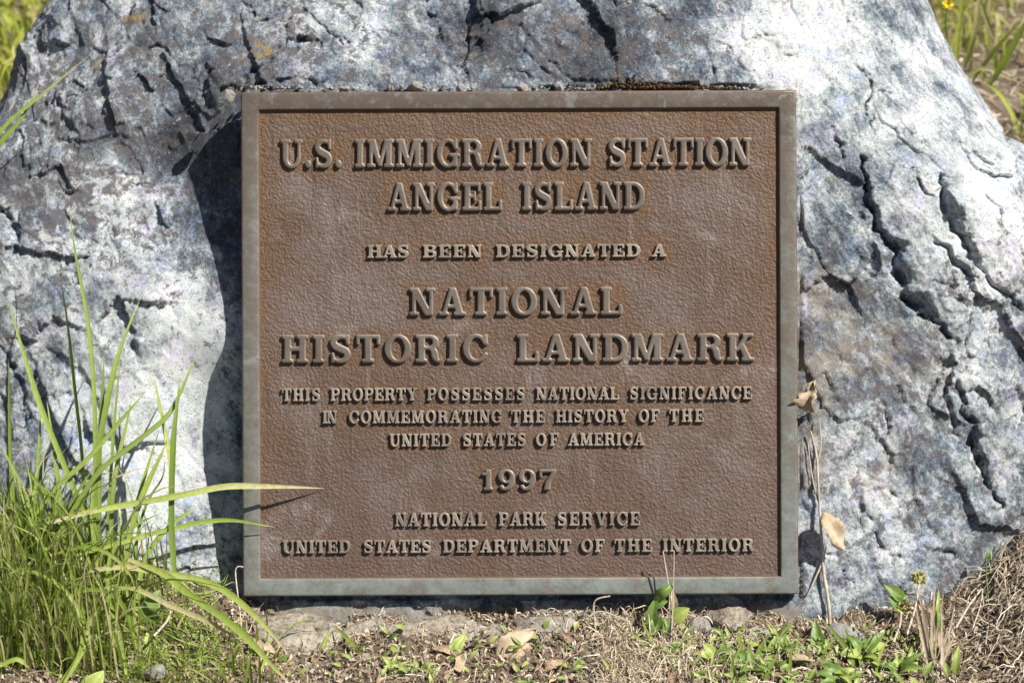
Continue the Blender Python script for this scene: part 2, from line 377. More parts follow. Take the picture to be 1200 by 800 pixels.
CRACKS = [  # pixel polyline, width, depth, widening spots
    ([(1010, 188), (1013, 210), (1018, 238), (1026, 267), (1040, 286), (1050, 300), (1053, 325), (1060, 348), (1087, 366), (1107, 386), (1120, 404)], 4.2, 30),
    ([(1047, 283), (1058, 296)], 9, 22), ([(1062, 345), (1080, 360), (1100, 378)], 8, 26),
    ([(1120, 400), (1112, 425), (1108, 452), (1114, 480), (1122, 512)], 3.2, 18), ([(1118, 448), (1130, 480), (1137, 500), (1143, 527), (1150, 552), (1163, 578), (1176, 594)], 4.6, 26),
    ([(1100, 205), (1104, 235), (1112, 262), (1126, 285), (1145, 308), (1162, 335), (1200, 366)], 3.8, 22), ([(1106, 240), (1122, 274)], 6, 18),
    ([(1094, 282), (1110, 292), (1118, 308), (1141, 328)], 2.6, 14), ([(996, 68), (1008, 82), (1021, 94), (1016, 125), (1024, 154)], 1.8, 9), ([(977, 148), (979, 166), (988, 174), (992, 200)], 2.2, 11),
    ([(1070, 198), (1075, 217), (1094, 234)], 2, 10), ([(1026, 108), (1042, 112)], 2.2, 9), ([(960, 640), (985, 655), (1000, 690)], 3, 10), ([(1010, 600), (1030, 640), (1060, 655), (1085, 640)], 2.6, 10),
    ([(1020, 560), (1045, 575), (1065, 600), (1068, 640)], 2.2, 8), ([(1090, 648), (1130, 650)], 2.4, 12), ([(1008, 490), (1040, 530), (1046, 545)], 2, 8),
    ([(288, 0), (300, 28), (322, 20), (338, 5)], 4, 16), ([(338, 46), (352, 49), (374, 50)], 4.5, 26), ([(374, 50), (378, 62)], 3.5, 18), ([(336, 20), (332, 46), (318, 70), (292, 88), (284, 108)], 4, 20), ([(400, 40), (412, 56), (420, 60)], 3, 14),
    ([(500, 0), (506, 22), (512, 45), (532, 62)], 6, 20), ([(286, 100), (320, 98), (350, 96), (420, 98)], 3, 14), ([(640, 70), (665, 92), (700, 96), (760, 98)], 3.5, 14),
    ([(242, 128), (240, 105), (246, 88), (258, 82)], 3, 14), ([(52, 122), (75, 120), (98, 112)], 3.5, 16), ([(168, 28), (178, 50), (170, 70), (158, 92)], 3.2, 13), ([(120, 92), (140, 98)], 3, 12),
    ([(0, 245), (14, 262), (30, 300)], 7, 24), ([(0, 400), (20, 440), (30, 500)], 7, 24)]
BUMPS = [((1122, 232), 20, 30, 20), ((120, 520), 70, 80, 8), ((1165, 265), 40, 40, 14), ((955, 335), 18, 14, 8), ((1080, 320), 22, 26, 8), ((1015, 425), 22, 14, 5), ((925, 45), 30, 20, 10), ((260, 106), 16, 20, 10), ((355, 25), 24, 22, 10), ((545, 45), 24, 32, -16), ((120, 130), 60, 24, 10)]

def facets(x, y, cell, tilt, seed):      # broken faces: every cell of a jittered lattice is a small tilted plane
    gx_, gy_ = x/cell, y/cell; ix, iy = np.floor(gx_).astype(int), np.floor(gy_).astype(int)
    rr = np.random.default_rng(seed); JX, JY, TX, TY, HH = rr.random((5, 64, 64)); best = np.full(x.shape, 1e9); out = np.zeros(x.shape)
    for a in (-1, 0, 1):
        for b in (-1, 0, 1):
            cx_, cy_ = (ix + a) & 63, (iy + b) & 63; sx = ix + a + JX[cx_, cy_]; sy = iy + b + JY[cx_, cy_]
            dx_, dy_ = gx_ - sx, gy_ - sy; d_ = dx_*dx_ + dy_*dy_; m = d_ < best; best = np.where(m, d_, best)
            out = np.where(m, cell*tilt*((TX[cx_, cy_]-.5)*2*dx_ + (TY[cx_, cy_]-.5)*2*dy_ + (HH[cx_, cy_]-.5)*.5), out)
    return out
def build_boulder():
    N = 900
    q = np.linspace(-1, 1, N); X, Y = np.meshgrid(q, q, indexing='ij')
    dx = X*np.sqrt(1 - Y*Y/2); dy = Y*np.sqrt(1 - X*X/2)
    r = np.hypot(dx, dy); th = np.arctan2(dy, dx)
    rim = np.sin(np.clip(r, 0, 1)*math.pi/2)*.55 + np.clip(r, 0, 1)*.45     # crowd rows towards the rim
    R = orad(th); u = np.cos(th)*rim*R; v = np.sin(th)*rim*R
    dr = drop(rim); g = gap(u.ravel(), v.ravel()).reshape(u.shape)
    w = -(g + dr)
    k = DIST/(DIST - w); px = 600 + u*k; py = 400 - v*k
    p3 = np.stack([u, v, w], -1)
    ws = np.stack([noise(p3/46 + 5), noise(p3/46 + 31), noise(p3/46 + 77)], -1)
    # slabby, streaked relief running down to the right
    c, s = math.cos(math.radians(-58)), math.sin(math.radians(-58))
    sp = np.stack([(u*c + v*s)*.35, -u*s + v*c, w], -1) + ws*9
    inrect = (np.abs(px - 609) < 330) & (np.abs(py - 401) < 298)
    left = sstep(420, 150, px); right = sstep(850, 1000, px)
    lump = 15*fbm(p3/190 + 2, 4, .5)
    d = lump + (3.0 + 1.5*right)*fbm(sp/60, 5, .55, ridged=True) + 1.5*fbm(p3/30 + ws*.6, 6, .6) + .7*fbm(p3/5, 3, .6, ridged=True)
    fl_ = np.stack([(u*c + v*s)*.16, -u*s + v*c, w], -1) + ws*3; d = d + (.5 + 1.6*right)*(1.5*fbm(fl_/15, 4, .6, ridged=True) + .9*fbm(fl_/6 + 9, 3, .6))
    wx = 8*fbm(p3/30 + 7, 5, .65); wy = 8*fbm(p3/30 + 27, 5, .65); ru_, rv_ = (u*c + v*s)*.6 + wx, -u*s + v*c + wy
    am_ = .45 + .8*np.clip(.5 + 1.5*fbm(p3/120 + 5, 3), 0, 1)
    d = d + am_*(facets(ru_, rv_, 74, .24, 1) + facets(ru_ + 30, rv_ + 9, 33, .27, 2) + .6*facets(ru_ + 5, rv_ + 3, 14, .24, 3))
    calm = 1 - .42*np.exp(-((px-1090)/150)**2 - ((py-110)/150)**2) - .38*np.exp(-((px-1040)/130)**2 - ((py-600)/130)**2) - .25*np.exp(-((px-150)/110)**2 - ((py-500)/170)**2)
    d = lump + (d - lump)*calm*(.5 + .35*sstep(-.15, .25, fbm(p3/140 + 200, 3)))
    # broken ledges: terraces of two sizes with warped edges
    for sc_, lv, am in ((120, 3.0, 6.0), (52, 2.2, 3.0)):
        st = (fbm(p3/sc_ + 40 + ws*.12, 2, .4) + .25*(u*.8 + v*.5)/sc_)*lv; fl = np.floor(st); fr = st - fl
        d = d + am*(fl + sstep(.0, .09, fr) - st)*(1.25*np.clip(.25 + 1.6*fbm(p3/150 + 61 + sc_, 2), 0, 1))*calm**2.5*(1 - .75*right*sstep(420, 250, py))
    # facets
    jx = px + 13*fbm(p3/22 + 3, 4, .65); jy = py + 13*fbm(p3/22 + 13, 4, .65)
    cut = np.zeros_like(u)
    for pts, wd, dp in CRACKS:
        m = (px > min(a for a, b in pts) - 40) & (px < max(a for a, b in pts) + 40) & (py > min(b for a, b in pts) - 40) & (py < max(b for a, b in pts) + 40)
        if not m.any(): continue
        dd, tt = polydist(jx[m], jy[m], pts)
        if px[m].mean() < 900: wd, dp = wd*.72, dp*.55
        taper = .45 + .55*np.sin(np.clip(tt, 0.02, .98)*math.pi)
        e = np.exp(-(dd/(wd*1.05*taper))**1.7)*dp*taper*np.clip(.75 + 1.1*fbm(p3[m]/16 + 71, 2), .1, 1.3)
        cut[m] = np.maximum(cut[m], e)
    for (bx, by), rx, ry, hh in BUMPS:
        e = np.exp(-(np.abs((jx - bx)/rx)**2.6 + np.abs((jy - by)/ry)**2.6)); d = d + hh*e
    keep = np.where(inrect, .35, 1.0)
    near = np.clip(np.maximum(np.abs(px - 609) - 327, np.abs(py - 401) - 297)/60, 0, 1)
    amp = keep*(.55 + .45*near)*(1 - .6*np.exp(-((px-245)/42)**4 - ((py-410)/290)**6))
    edgef = 1 - sstep(.9, 1.0, rim)*.35
    w = w + d*amp*edgef - cut
    rr = (d*.5*sstep(.7, 1, rim))/np.maximum(1, np.hypot(u, v)); u = u*(1 + rr); v = v*(1 + rr)
    # nothing of the rock may pierce the plaque
    lim = -25 + 2.2*np.maximum(0, np.maximum(np.abs(px - 609) - 330, np.abs(py - 401) - 299))
    w = np.minimum(w, lim)
    verts = W(u.ravel(), v.ravel(), w.ravel())
    faces = grid_faces(N, N)
    # colour zones of the stone (pale weathered schist, dark lichen, earthy stain) with some sun and shadow painted in, placed in its own coordinates
    def blob(x, y, rx, ry): return np.exp(-((px - x)/rx)**2 - ((py - y)/ry)**2)
    zn = fbm(p3/60 + 50, 4, .6)
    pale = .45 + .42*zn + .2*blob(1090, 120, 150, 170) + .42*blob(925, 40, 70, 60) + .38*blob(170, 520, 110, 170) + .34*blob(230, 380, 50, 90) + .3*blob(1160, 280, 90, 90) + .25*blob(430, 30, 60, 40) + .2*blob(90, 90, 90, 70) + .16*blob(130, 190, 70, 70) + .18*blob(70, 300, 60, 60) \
        - .22*blob(700, 50, 130, 60) - .2*blob(200, 150, 110, 80) - .3*blob(262, 230, 30, 120) - .3*blob(545, 40, 40, 40) + .14*blob(1010, 600, 100, 110) + .16*blob(1160, 480, 70, 120)  # pale paints in sunlight at upper right and the plaque's shadow beside its left edge
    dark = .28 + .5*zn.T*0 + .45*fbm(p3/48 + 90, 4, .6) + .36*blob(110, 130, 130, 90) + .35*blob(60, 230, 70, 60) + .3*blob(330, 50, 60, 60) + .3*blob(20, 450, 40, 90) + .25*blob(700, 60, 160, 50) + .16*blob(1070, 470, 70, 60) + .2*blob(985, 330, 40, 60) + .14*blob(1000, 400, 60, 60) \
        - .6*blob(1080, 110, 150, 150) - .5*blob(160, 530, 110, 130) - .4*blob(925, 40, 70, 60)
    tan = .1 + .3*fbm(p3/70 + 120, 3) + 1.6*sstep(704, 722, py)*sstep(960, 900, px)*sstep(1000, 900, py) + .38*blob(1040, 420, 80, 60) + .42*blob(955, 340, 50, 50) + .45*blob(955, 500, 30, 120) + .35*blob(300, 60, 40, 50) + .25*blob(660, 20, 60, 30) + .3*blob(530, 60, 40, 30) + .3*blob(1040, 560, 40, 40)
    och = np.clip(.75*blob(118, 80, 18, 14) + .75*blob(160, 22, 26, 14) + .8*blob(310, 60, 22, 16) + .55*blob(1040, 540, 18, 12) + .4*blob(950, 90, 25, 30)*0 + .5*blob(995, 565, 10, 14) + .25*blob(830, 20, 60, 30), 0, 1)
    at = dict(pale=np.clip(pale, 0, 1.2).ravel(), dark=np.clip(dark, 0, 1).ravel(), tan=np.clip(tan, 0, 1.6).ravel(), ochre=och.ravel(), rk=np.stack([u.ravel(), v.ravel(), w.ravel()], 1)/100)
    # rounded back of the stone
    nb, mb = 24, 300
    tb = np.linspace(-math.pi, math.pi, mb); ring = []
    rim_idx = np.concatenate([np.stack([np.arange(N), np.zeros(N, int)], 1), np.stack([np.full(N, N-1), np.arange(N)], 1), np.stack([np.arange(N)[::-1], np.full(N, N-1)], 1), np.stack([np.zeros(N, int), np.arange(N)[::-1]], 1)])[::4]
    ru = u[rim_idx[:, 0], rim_idx[:, 1]]; rv = v[rim_idx[:, 0], rim_idx[:, 1]]; rw = w[rim_idx[:, 0], rim_idx[:, 1]]
    ks = np.linspace(0, 1, nb); bu = ru[None]*np.cos(ks*math.pi/2)[:, None]; bv = rv[None]*np.cos(ks*math.pi/2)[:, None]; bw = rw[None] - 360*np.sin(ks*math.pi/2)[:, None]
    pb = np.stack([bu, bv, bw], -1); nz = 22*fbm(pb/120, 5, .6)*np.sin(ks*math.pi/2)[:, None]; bw = bw - nz
    vb = W(bu.ravel(), bv.ravel(), bw.ravel()); fb = grid_faces(nb, len(ru), len(verts))
    allv = np.concatenate([verts, vb]); allf = np.concatenate([faces, fb])
    nbv = len(vb); z = np.full(nbv, .4)
    at = {k: (np.concatenate([a, np.stack([bu.ravel(), bv.ravel(), bw.ravel()], 1)/100]) if k == 'rk' else np.concatenate([a, z if k == 'pale' else z*.4])) for k, a in at.items()}
    base = W(0, -340, -300)
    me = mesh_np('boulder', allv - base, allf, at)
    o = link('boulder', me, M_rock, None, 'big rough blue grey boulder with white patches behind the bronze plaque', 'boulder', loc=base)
    return o, (px, py, w)
boulder, (BPX, BPY, BW) = build_boulder()
_bx = np.round(BPX).astype(int); _by = np.round(BPY).astype(int)
WMAP = np.full((1300, 1500), np.nan)
_m = (_bx > -100) & (_bx < 1400) & (_by > -200) & (_by < 1100)
WMAP[_by[_m] + 200, _bx[_m] + 100] = BW[_m]
def rock_w(px, py):                # how far out the stone stands at a pixel
    a = WMAP[int(py)+200-5:int(py)+200+6, int(px)+100-5:int(px)+100+6]
    return float(np.nanmax(a)) if np.isfinite(a).any() else -60.0

# ------------------------------------------------------------------ plaque
PX0, PX1, PY0, PY1 = 281.5, 936.5, 105.0, 699.0
pcx, pcy = (PX0+PX1)/2, (PY0+PY1)/2; PWD, PHT = PX1-PX0, PY1-PY0
plaque = thing('plaque', W(pcx - 600, 400 - pcy, 0), 'weathered brown bronze plaque with raised lettering and grey green border on the boulder', 'plaque')
plaque.rotation_euler = (math.radians(90) - TILT, math.radians(0.0), 0)
ROLL = math.radians(.25); cR, sR = math.cos(ROLL), math.sin(ROLL)
def pl(a):                          # local plaque coordinates (units, centre origin) -> metres, with the slight roll
    a = np.asarray(a, float); return np.stack([a[:, 0]*cR - a[:, 1]*sR, a[:, 0]*sR + a[:, 1]*cR, a[:, 2]], 1)*S
FIELD_W = -5.2
def sweep_rect(w, h, prof):
    vs = []
    for d, z in prof:
        for sx, sy in ((-1, -1), (1, -1), (1, 1), (-1, 1)): vs.append((sx*(w/2 - d), sy*(h/2 - d), z))
    fs = []
    for k in range(len(prof)-1):
        for j in range(4): a = k*4 + j; b = k*4 + (j+1) % 4; fs.append((a, b, b+4, a+4))
    return np.array(vs, float), np.array(fs)
def sub_sweep(w, h, prof, n=40):    # as above with each side cut in n so that the noise has room
    vs = []; fs = []; m = 4*n
    for d, z in prof:
        cs = [(-1, -1), (1, -1), (1, 1), (-1, 1)]
        for j in range(4):
            a, b = np.array(cs[j], float), np.array(cs[(j+1) % 4], float)
            for q in range(n):
                c = a + (b-a)*q/n; vs.append((c[0]*(w/2 - d), c[1]*(h/2 - d), z))
    for k in range(len(prof)-1):
        for j in range(m): a = k*m + j; b = k*m + (j+1) % m; fs.append((a, b, b+m, a+m))
    return np.array(vs, float), np.array(fs)
prof = [(2.0, -23), (0, -19), (1.6, -4), (2.2, -1.2), (3.2, -.25), (4.6, 0), (20.6, 0), (21.6, -.2), (22.3, -.8), (22.7, -1.8), (23.8, FIELD_W - 1)]
bv_, bf_ = sub_sweep(PWD, PHT, prof)
bv_[:, 2] += .25*noise(bv_/40)*(bv_[:, 2] > -2)
me = mesh_np('border', pl(bv_), bf_, {'pc': bv_/100})
try: me.set_sharp_from_angle(angle=math.radians(40))
except Exception: pass
link('border', me, M_frame, plaque)

# ---- lettering: Clarendon-like slab capitals drawn as filled shapes, traced to outlines, then extruded
GR = 72; PADG = .15
def g_box(a, b, c, d): return [('+', [(a, b), (c, b), (c, d), (a, d)])]
def g_poly(*p): return [('+', list(p))]
def ell(cx, cy, rx, ry, n=48, a0=0, a1=2*math.pi, pw=1.0):
    return [(cx + rx*math.copysign(abs(math.cos(t))**pw, math.cos(t)), cy + ry*math.copysign(abs(math.sin(t))**pw, math.sin(t))) for t in np.linspace(a0, a1, n, endpoint=False)]
def catmull(pts, n=14):
    pts = [pts[0]] + list(pts) + [pts[-1]]; out = []
    for k in range(1, len(pts)-2):
        p0, p1, p2, p3 = (np.array(q, float) for q in pts[k-1:k+3])
        for t in np.linspace(0, 1, n, endpoint=False):
            out.append(.5*((2*p1) + (-p0+p2)*t + (2*p0-5*p1+4*p2-p3)*t*t + (-p0+3*p1-3*p2+p3)*t**3))
    out.append(np.array(pts[-2], float)); return out
T, SE, E, TH = .25, .13, .095, .14
def stem(x, lo=True, hi=True, w=T):
    r = g_box(x, 0, x+w, 1)
    if lo: r += g_box(x-E, 0, x+w+E, SE)
    if hi: r += g_box(x-E, 1-SE, x+w+E, 1)
    return r
def discs(pts): return [('+', ell(q[0], q[1], q[2], q[2], 20)) for q in catmull(pts)]
def ring(cx, cy, rx, ry, tx, ty): return [('+', ell(cx, cy, rx, ry)), ('-', ell(cx, cy, rx-tx, ry-ty))]
GLY = {}
GLY['I'] = (.44, stem(E))
GLY['H'] = (1.0, stem(E) + stem(1.0-E-T) + g_box(.3, .44, .7, .58))
GLY['L'] = (.84, stem(E) + g_box(0, 0, .84, SE) + g_box(.70, 0, .84, .38))
GLY['E'] = (.86, stem(E) + g_box(0, 0, .86, SE) + g_box(.73, 0, .86, .35) + g_box(0, 1-SE, .82, 1) + g_box(.70, .67, .82, 1) + g_box(.3, .45, .6, .57) + g_box(.52, .34, .62, .68))
GLY['F'] = (.82, stem(E) + g_box(0, 1-SE, .82, 1) + g_box(.69, .65, .82, 1) + g_box(.3, .44, .6, .56) + g_box(.51, .33, .61, .67))
GLY['T'] = (.9, stem(.45-T/2) + g_box(0, 1-SE, .9, 1) + g_box(0, .64, .12, 1) + g_box(.78, .64, .9, 1))
GLY['N'] = (1.0, g_box(.1, 0, .1+TH, 1) + g_box(0, 0, .36, SE) + g_box(.76, 0, .76+TH, 1) + g_box(.64, 1-SE, 1.0, 1) + g_poly((.0, 1), (.36, 1), (.9, 0), (.6, 0)) + g_box(0, 1-SE, .3, 1))
GLY['M'] = (1.2, g_box(.1, 0, .1+TH, 1) + g_box(0, 0, .36, SE) + g_poly((.05, 1), (.38, 1), (.68, .04), (.5, .04)) + g_poly((.5, .04), (.64, .04), (.95, 1), (.8, 1)) + stem(1.2-E-T) + g_box(0, 1-SE, .34, 1))
GLY['A'] = (1.04, g_poly((.1, 0), (.25, 0), (.58, 1), (.43, 1)) + g_poly((.42, 1), (.66, 1), (.97, 0), (.68, 0)) + g_box(.26, .27, .74, .39) + g_box(0, 0, .38, SE) + g_box(.57, 0, 1.04, SE))
GLY['V'] = (1.0, g_poly((.06, 1), (.35, 1), (.6, 0), (.4, 0)) + g_poly((.42, 0), (.58, 0), (.92, 1), (.77, 1)) + g_box(0, 1-SE, .46, 1) + g_box(.62, 1-SE, 1.0, 1))
GLY['Y'] = (1.0, g_poly((.05, 1), (.35, 1), (.62, .42), (.38, .38)) + g_poly((.45, .45), (.58, .38), (.93, 1), (.77, 1)) + g_box(.5-T/2, 0, .5+T/2, .48) + g_box(.5-T/2-E, 0, .5+T/2+E, SE) + g_box(0, 1-SE, .46, 1) + g_box(.62, 1-SE, 1.0, 1))
GLY['K'] = (1.04, stem(E) + g_poly((.3, .36), (.44, .36), (.9, 1), (.72, 1)) + g_poly((.44, .6), (.6, .72), (.98, 0), (.68, 0)) + g_box(.58, 1-SE, 1.0, 1) + g_box(.56, 0, 1.04, SE))
GLY['O'] = (1.0, ring(.5, .5, .5, .52, .25, .13))
GLY['D'] = (.98, [('+', ell(.40, .5, .58, .5, pw=.9)), ('-', ell(.40, .5, .58-T, .5-SE, pw=.9)), ('-', [(-.3, -.1), (.34, -.1), (.34, 1.1), (-.3, 1.1)])] + stem(E) + g_box(0, 0, .42, SE) + g_box(0, 1-SE, .42, 1))
GLY['P'] = (.88, [('+', ell(.46, .71, .42, .29, pw=.85)), ('-', ell(.46, .71, .42-.23, .29-.12, pw=.85)), ('-', [(-.3, .3), (.34, .3), (.34, 1.1), (-.3, 1.1)])] + stem(E) + g_box(.1, 1-SE, .48, 1) + g_box(.3, .42, .48, .54))
GLY['R'] = (1.0, [('+', ell(.46, .73, .42, .27, pw=.85)), ('-', ell(.46, .73, .42-.23, .27-.115, pw=.85)), ('-', [(-.3, .3), (.34, .3), (.34, 1.1), (-.3, 1.1)])] + stem(E) + g_box(.1, 1-SE, .48, 1) + g_box(.3, .46, .5, .57) + discs([(.56, .5, .06), (.70, .4, .12), (.75, .2, .125), (.82, .07, .07), (.93, .06, .055), (.97, .13, .04)]))
GLY['B'] = (.94, [('+', ell(.5, .745, .38, .255, pw=.85)), ('-', ell(.5, .745, .16, .14, pw=.85)), ('+', ell(.5, .275, .44, .275, pw=.85)), ('-', ell(.5, .275, .2, .15, pw=.85)), ('-', [(-.3, -.1), (.34, -.1), (.34, 1.1), (-.3, 1.1)])] + stem(E) + g_box(.1, 1-SE, .5, 1) + g_box(.1, 0, .5, SE) + g_box(.3, .46, .52, .57))
GLY['U'] = (1.0, [('+', ell(.5, .36, .40, .38)), ('-', ell(.53, .36, .40-.2, .38-.14)), ('-', [(0, .36), (1, .36), (1, 1.1), (0, 1.1)])] + g_box(.1, .34, .1+T, 1) + g_box(0, 1-SE, .46, 1) + g_box(.77, .34, .77+TH, 1) + g_box(.64, 1-SE, 1.0, 1))
GLY['C'] = (.96, [('+', ell(.5, .5, .5, .52)), ('-', ell(.52, .5, .27, .39)), ('-', [(.55, .34), (1.2, .30), (1.2, .68), (.55, .64)])] + g_box(.80, .62, .93, 1.0) + discs([(.86, .31, .055), (.83, .24, .06), (.78, .17, .065)]))
GLY['G'] = (1.04, [('+', ell(.5, .5, .5, .52)), ('-', ell(.52, .5, .27, .39)), ('-', [(.55, .30), (1.2, .30), (1.2, .68), (.55, .64)])] + g_box(.80, .62, .93, 1.0) + g_box(.72, .02, .94, .46) + g_box(.58, .37, 1.04, .49))
GLY['S'] = (.86, discs([(.70, .74, .06), (.66, .88, .06), (.46, .94, .072), (.24, .88, .10), (.17, .73, .125), (.28, .58, .135), (.48, .49, .135), (.66, .40, .13), (.69, .25, .12), (.60, .11, .09), (.40, .06, .072), (.20, .12, .06), (.15, .25, .06)]) + g_box(.66, .64, .78, 1.0) + g_box(.08, 0, .20, .36))
GLY['1'] = (.62, stem(.2, hi=False) + g_poly((.02, .72), (.2, .72), (.45, 1), (.3, 1)) + g_box(.02, .72, .3, .84))
GLY['9'] = (.86, ring(.43, .67, .40, .345, .23, .11) + discs([(.73, .62, .11), (.70, .38, .12), (.60, .18, .10), (.44, .075, .08), (.28, .07, .07), (.20, .16, .10)]))
GLY['7'] = (.84, g_box(.02, .86, .84, 1) + g_box(.02, .62, .14, 1) + g_poly((.66, .9), (.84, .9), (.84, .86), (.60, .45), (.52, 0), (.24, 0), (.34, .42)))
GLY['.'] = (.28, [('+', ell(.14, .13, .14, .14))])
def blur(a, n):
    for _ in range(n):
        a = (np.roll(a, 1, 0) + 2*a + np.roll(a, -1, 0))/4; a = (np.roll(a, 1, 1) + 2*a + np.roll(a, -1, 1))/4
    return a
def raster(ch):
    wd, ops = GLY[ch]; nx = int((wd + 2*PADG)*GR); ny = int((1 + 2*PADG)*GR)
    xs = (np.arange(nx) + .5)/GR - PADG; ys = (np.arange(ny) + .5)/GR - PADG
    X, Y = np.meshgrid(xs, ys, indexing='ij'); m = np.zeros(X.shape)
    for op, pts in ops:
        ins = np.zeros(X.shape, bool); n = len(pts)
        for k in range(n):
            x0, y0 = pts[k]; x1, y1 = pts[(k+1) % n]
            if y0 == y1: continue
            cnd = (Y > min(y0, y1)) & (Y <= max(y0, y1)); ins ^= cnd & (X < x0 + (Y - y0)*(x1 - x0)/(y1 - y0))
        m = np.where(ins, 1.0 if op == '+' else 0.0, m)
    return m
def contours(F, lev):              # marching squares on the smoothed mask -> closed loops
    nx, ny = F.shape; seg = {}
    def e(i, j, d):                # point on the grid edge
        a = F[i, j]; b = F[i+1, j] if d == 0 else F[i, j+1]; t = (lev - a)/(b - a)
        return (i + t, j) if d == 0 else (i, j + t)
    B = F > lev; idx = B[:-1, :-1]*1 + B[1:, :-1]*2 + B[1:, 1:]*4 + B[:-1, 1:]*8
    tab = {1: [('L', 'B')], 2: [('B', 'R')], 3: [('L', 'R')], 4: [('R', 'T')], 5: [('L', 'T'), ('R', 'B')], 6: [('B', 'T')], 7: [('L', 'T')], 8: [('T', 'L')], 9: [('T', 'B')], 10: [('T', 'R'), ('B', 'L')], 11: [('T', 'R')], 12: [('R', 'L')], 13: [('R', 'B')], 14: [('B', 'L')]}
    for i, j in zip(*np.nonzero((idx > 0) & (idx < 15))):
        key = {'B': (i, j, 0), 'T': (i, j+1, 0), 'L': (i, j, 1), 'R': (i+1, j, 1)}
        for a, b in tab[int(idx[i, j])]: seg[key[a]] = key[b]
    loops = []
    while seg:
        st = next(iter(seg)); cur = st; lp = []
        while cur in seg:
            lp.append(e(*cur)); cur = seg.pop(cur)
        if len(lp) > 8: loops.append(np.array(lp))
    return loops
def simplify(lp, tol):
    def dp(a, b):
        if b - a < 2: return []
        p = lp[a+1:b]; d = lp[b] - lp[a]; n = np.hypot(*d) + 1e-9
        q = np.abs((p[:, 0]-lp[a, 0])*d[1] - (p[:, 1]-lp[a, 1])*d[0])/n; k = int(np.argmax(q))
        return [] if q[k] < tol else dp(a, a+1+k) + [a+1+k] + dp(a+1+k, b)
    n = len(lp); lp = np.vstack([lp, lp[:1]]); h = n//2
    return lp[[0] + dp(0, h) + [h] + dp(h, n)]
GCACHE = {}
def glyph_mesh(ch, cap, xs, height, bold):   # verts in units, lower left at 0,0
    key = (ch, cap, xs, bold)
    if key in GCACHE: return GCACHE[key]
    F = blur(raster(ch), 5); cu = bpy.data.curves.new('outline', 'CURVE'); cu.dimensions = '2D'; cu.fill_mode = 'BOTH'
    for lp in contours(F, .5 - bold):
        lp = simplify(lp, .16); sp = cu.splines.new('POLY'); sp.points.add(len(lp)-1); sp.use_cyclic_u = True
        for q, (i, j) in zip(sp.points, lp): q.co = (((i+.5)/GR - PADG)*cap*xs, ((j+.5)/GR - PADG)*cap, 0, 1)
    bd = 2.1 if cap > 20 else .85; cu.bevel_depth = bd; cu.bevel_resolution = 3; cu.offset = -bd*.8; cu.extrude = height
    ob = bpy.data.objects.new('outline', cu); C.objects.link(ob)
    dg = bpy.context.evaluated_depsgraph_get(); dg.update()
    me = bpy.data.meshes.new_from_object(ob.evaluated_get(dg))
    v = np.zeros(len(me.vertices)*3); me.vertices.foreach_get('co', v); v = v.reshape(-1, 3)
    me.calc_loop_triangles(); f = np.zeros(len(me.loop_triangles)*3, np.int32); me.loop_triangles.foreach_get('vertices', f); f = f.reshape(-1, 3)
    v[:, 2] += FIELD_W + .0     # half of the solid is sunk in the field
    bpy.data.objects.remove(ob); bpy.data.curves.remove(cu); bpy.data.meshes.remove(me)
    GCACHE[key] = (v, f); return v, f
LINES = [  # words with their extents, top, bottom, letter gap, boldness
    ([('U.S.', 329.5, 401), ('IMMIGRATION', 417, 695), ('STATION', 713, 881.5)], 162.5, 195.5, .07, .0), ([('ANGEL', 455, 589), ('ISLAND', 612.5, 756.5)], 213.5, 246.5, .08, .0),
    ([('HAS', 431, 480), ('BEEN', 496, 565), ('DESIGNATED', 581.5, 751), ('A', 764, 782)], 286.5, 301.5, .13, .09), ([('NATIONAL', 480, 729.5)], 336.8, 369.2, .13, .0),
    ([('HISTORIC', 330, 572), ('LANDMARK', 605.5, 884)], 391.5, 424, .14, .0), ([('THIS', 330, 375), ('PROPERTY', 387, 488.5), ('POSSESSES', 500, 615), ('NATIONAL', 628, 725), ('SIGNIFICANCE', 737.5, 881)], 453.8, 468.8, .13, .09),
    ([('IN', 377.5, 394.5), ('COMMEMORATING', 408.5, 588), ('THE', 598.5, 638), ('HISTORY', 651, 736.5), ('OF', 748, 772.5), ('THE', 784, 824.5)], 480.2, 495.2, .13, .09),
    ([('UNITED', 456, 528.5), ('STATES', 541.5, 616), ('OF', 627.5, 654), ('AMERICA', 665, 755)], 507.4, 522.5, .13, .09), ([('1997', 564, 651)], 550, 574, .15, .05),
    ([('NATIONAL', 462, 569.5), ('PARK', 583.5, 639.5), ('SERVICE', 652, 749)], 600, 616, .13, .09), ([('UNITED', 330, 409.5), ('STATES', 424.5, 504.5), ('DEPARTMENT', 518, 668), ('OF', 680, 707.5), ('THE', 719, 763), ('INTERIOR', 775.5, 882.5)], 631.8, 647, .13, .09)]
boxes = []
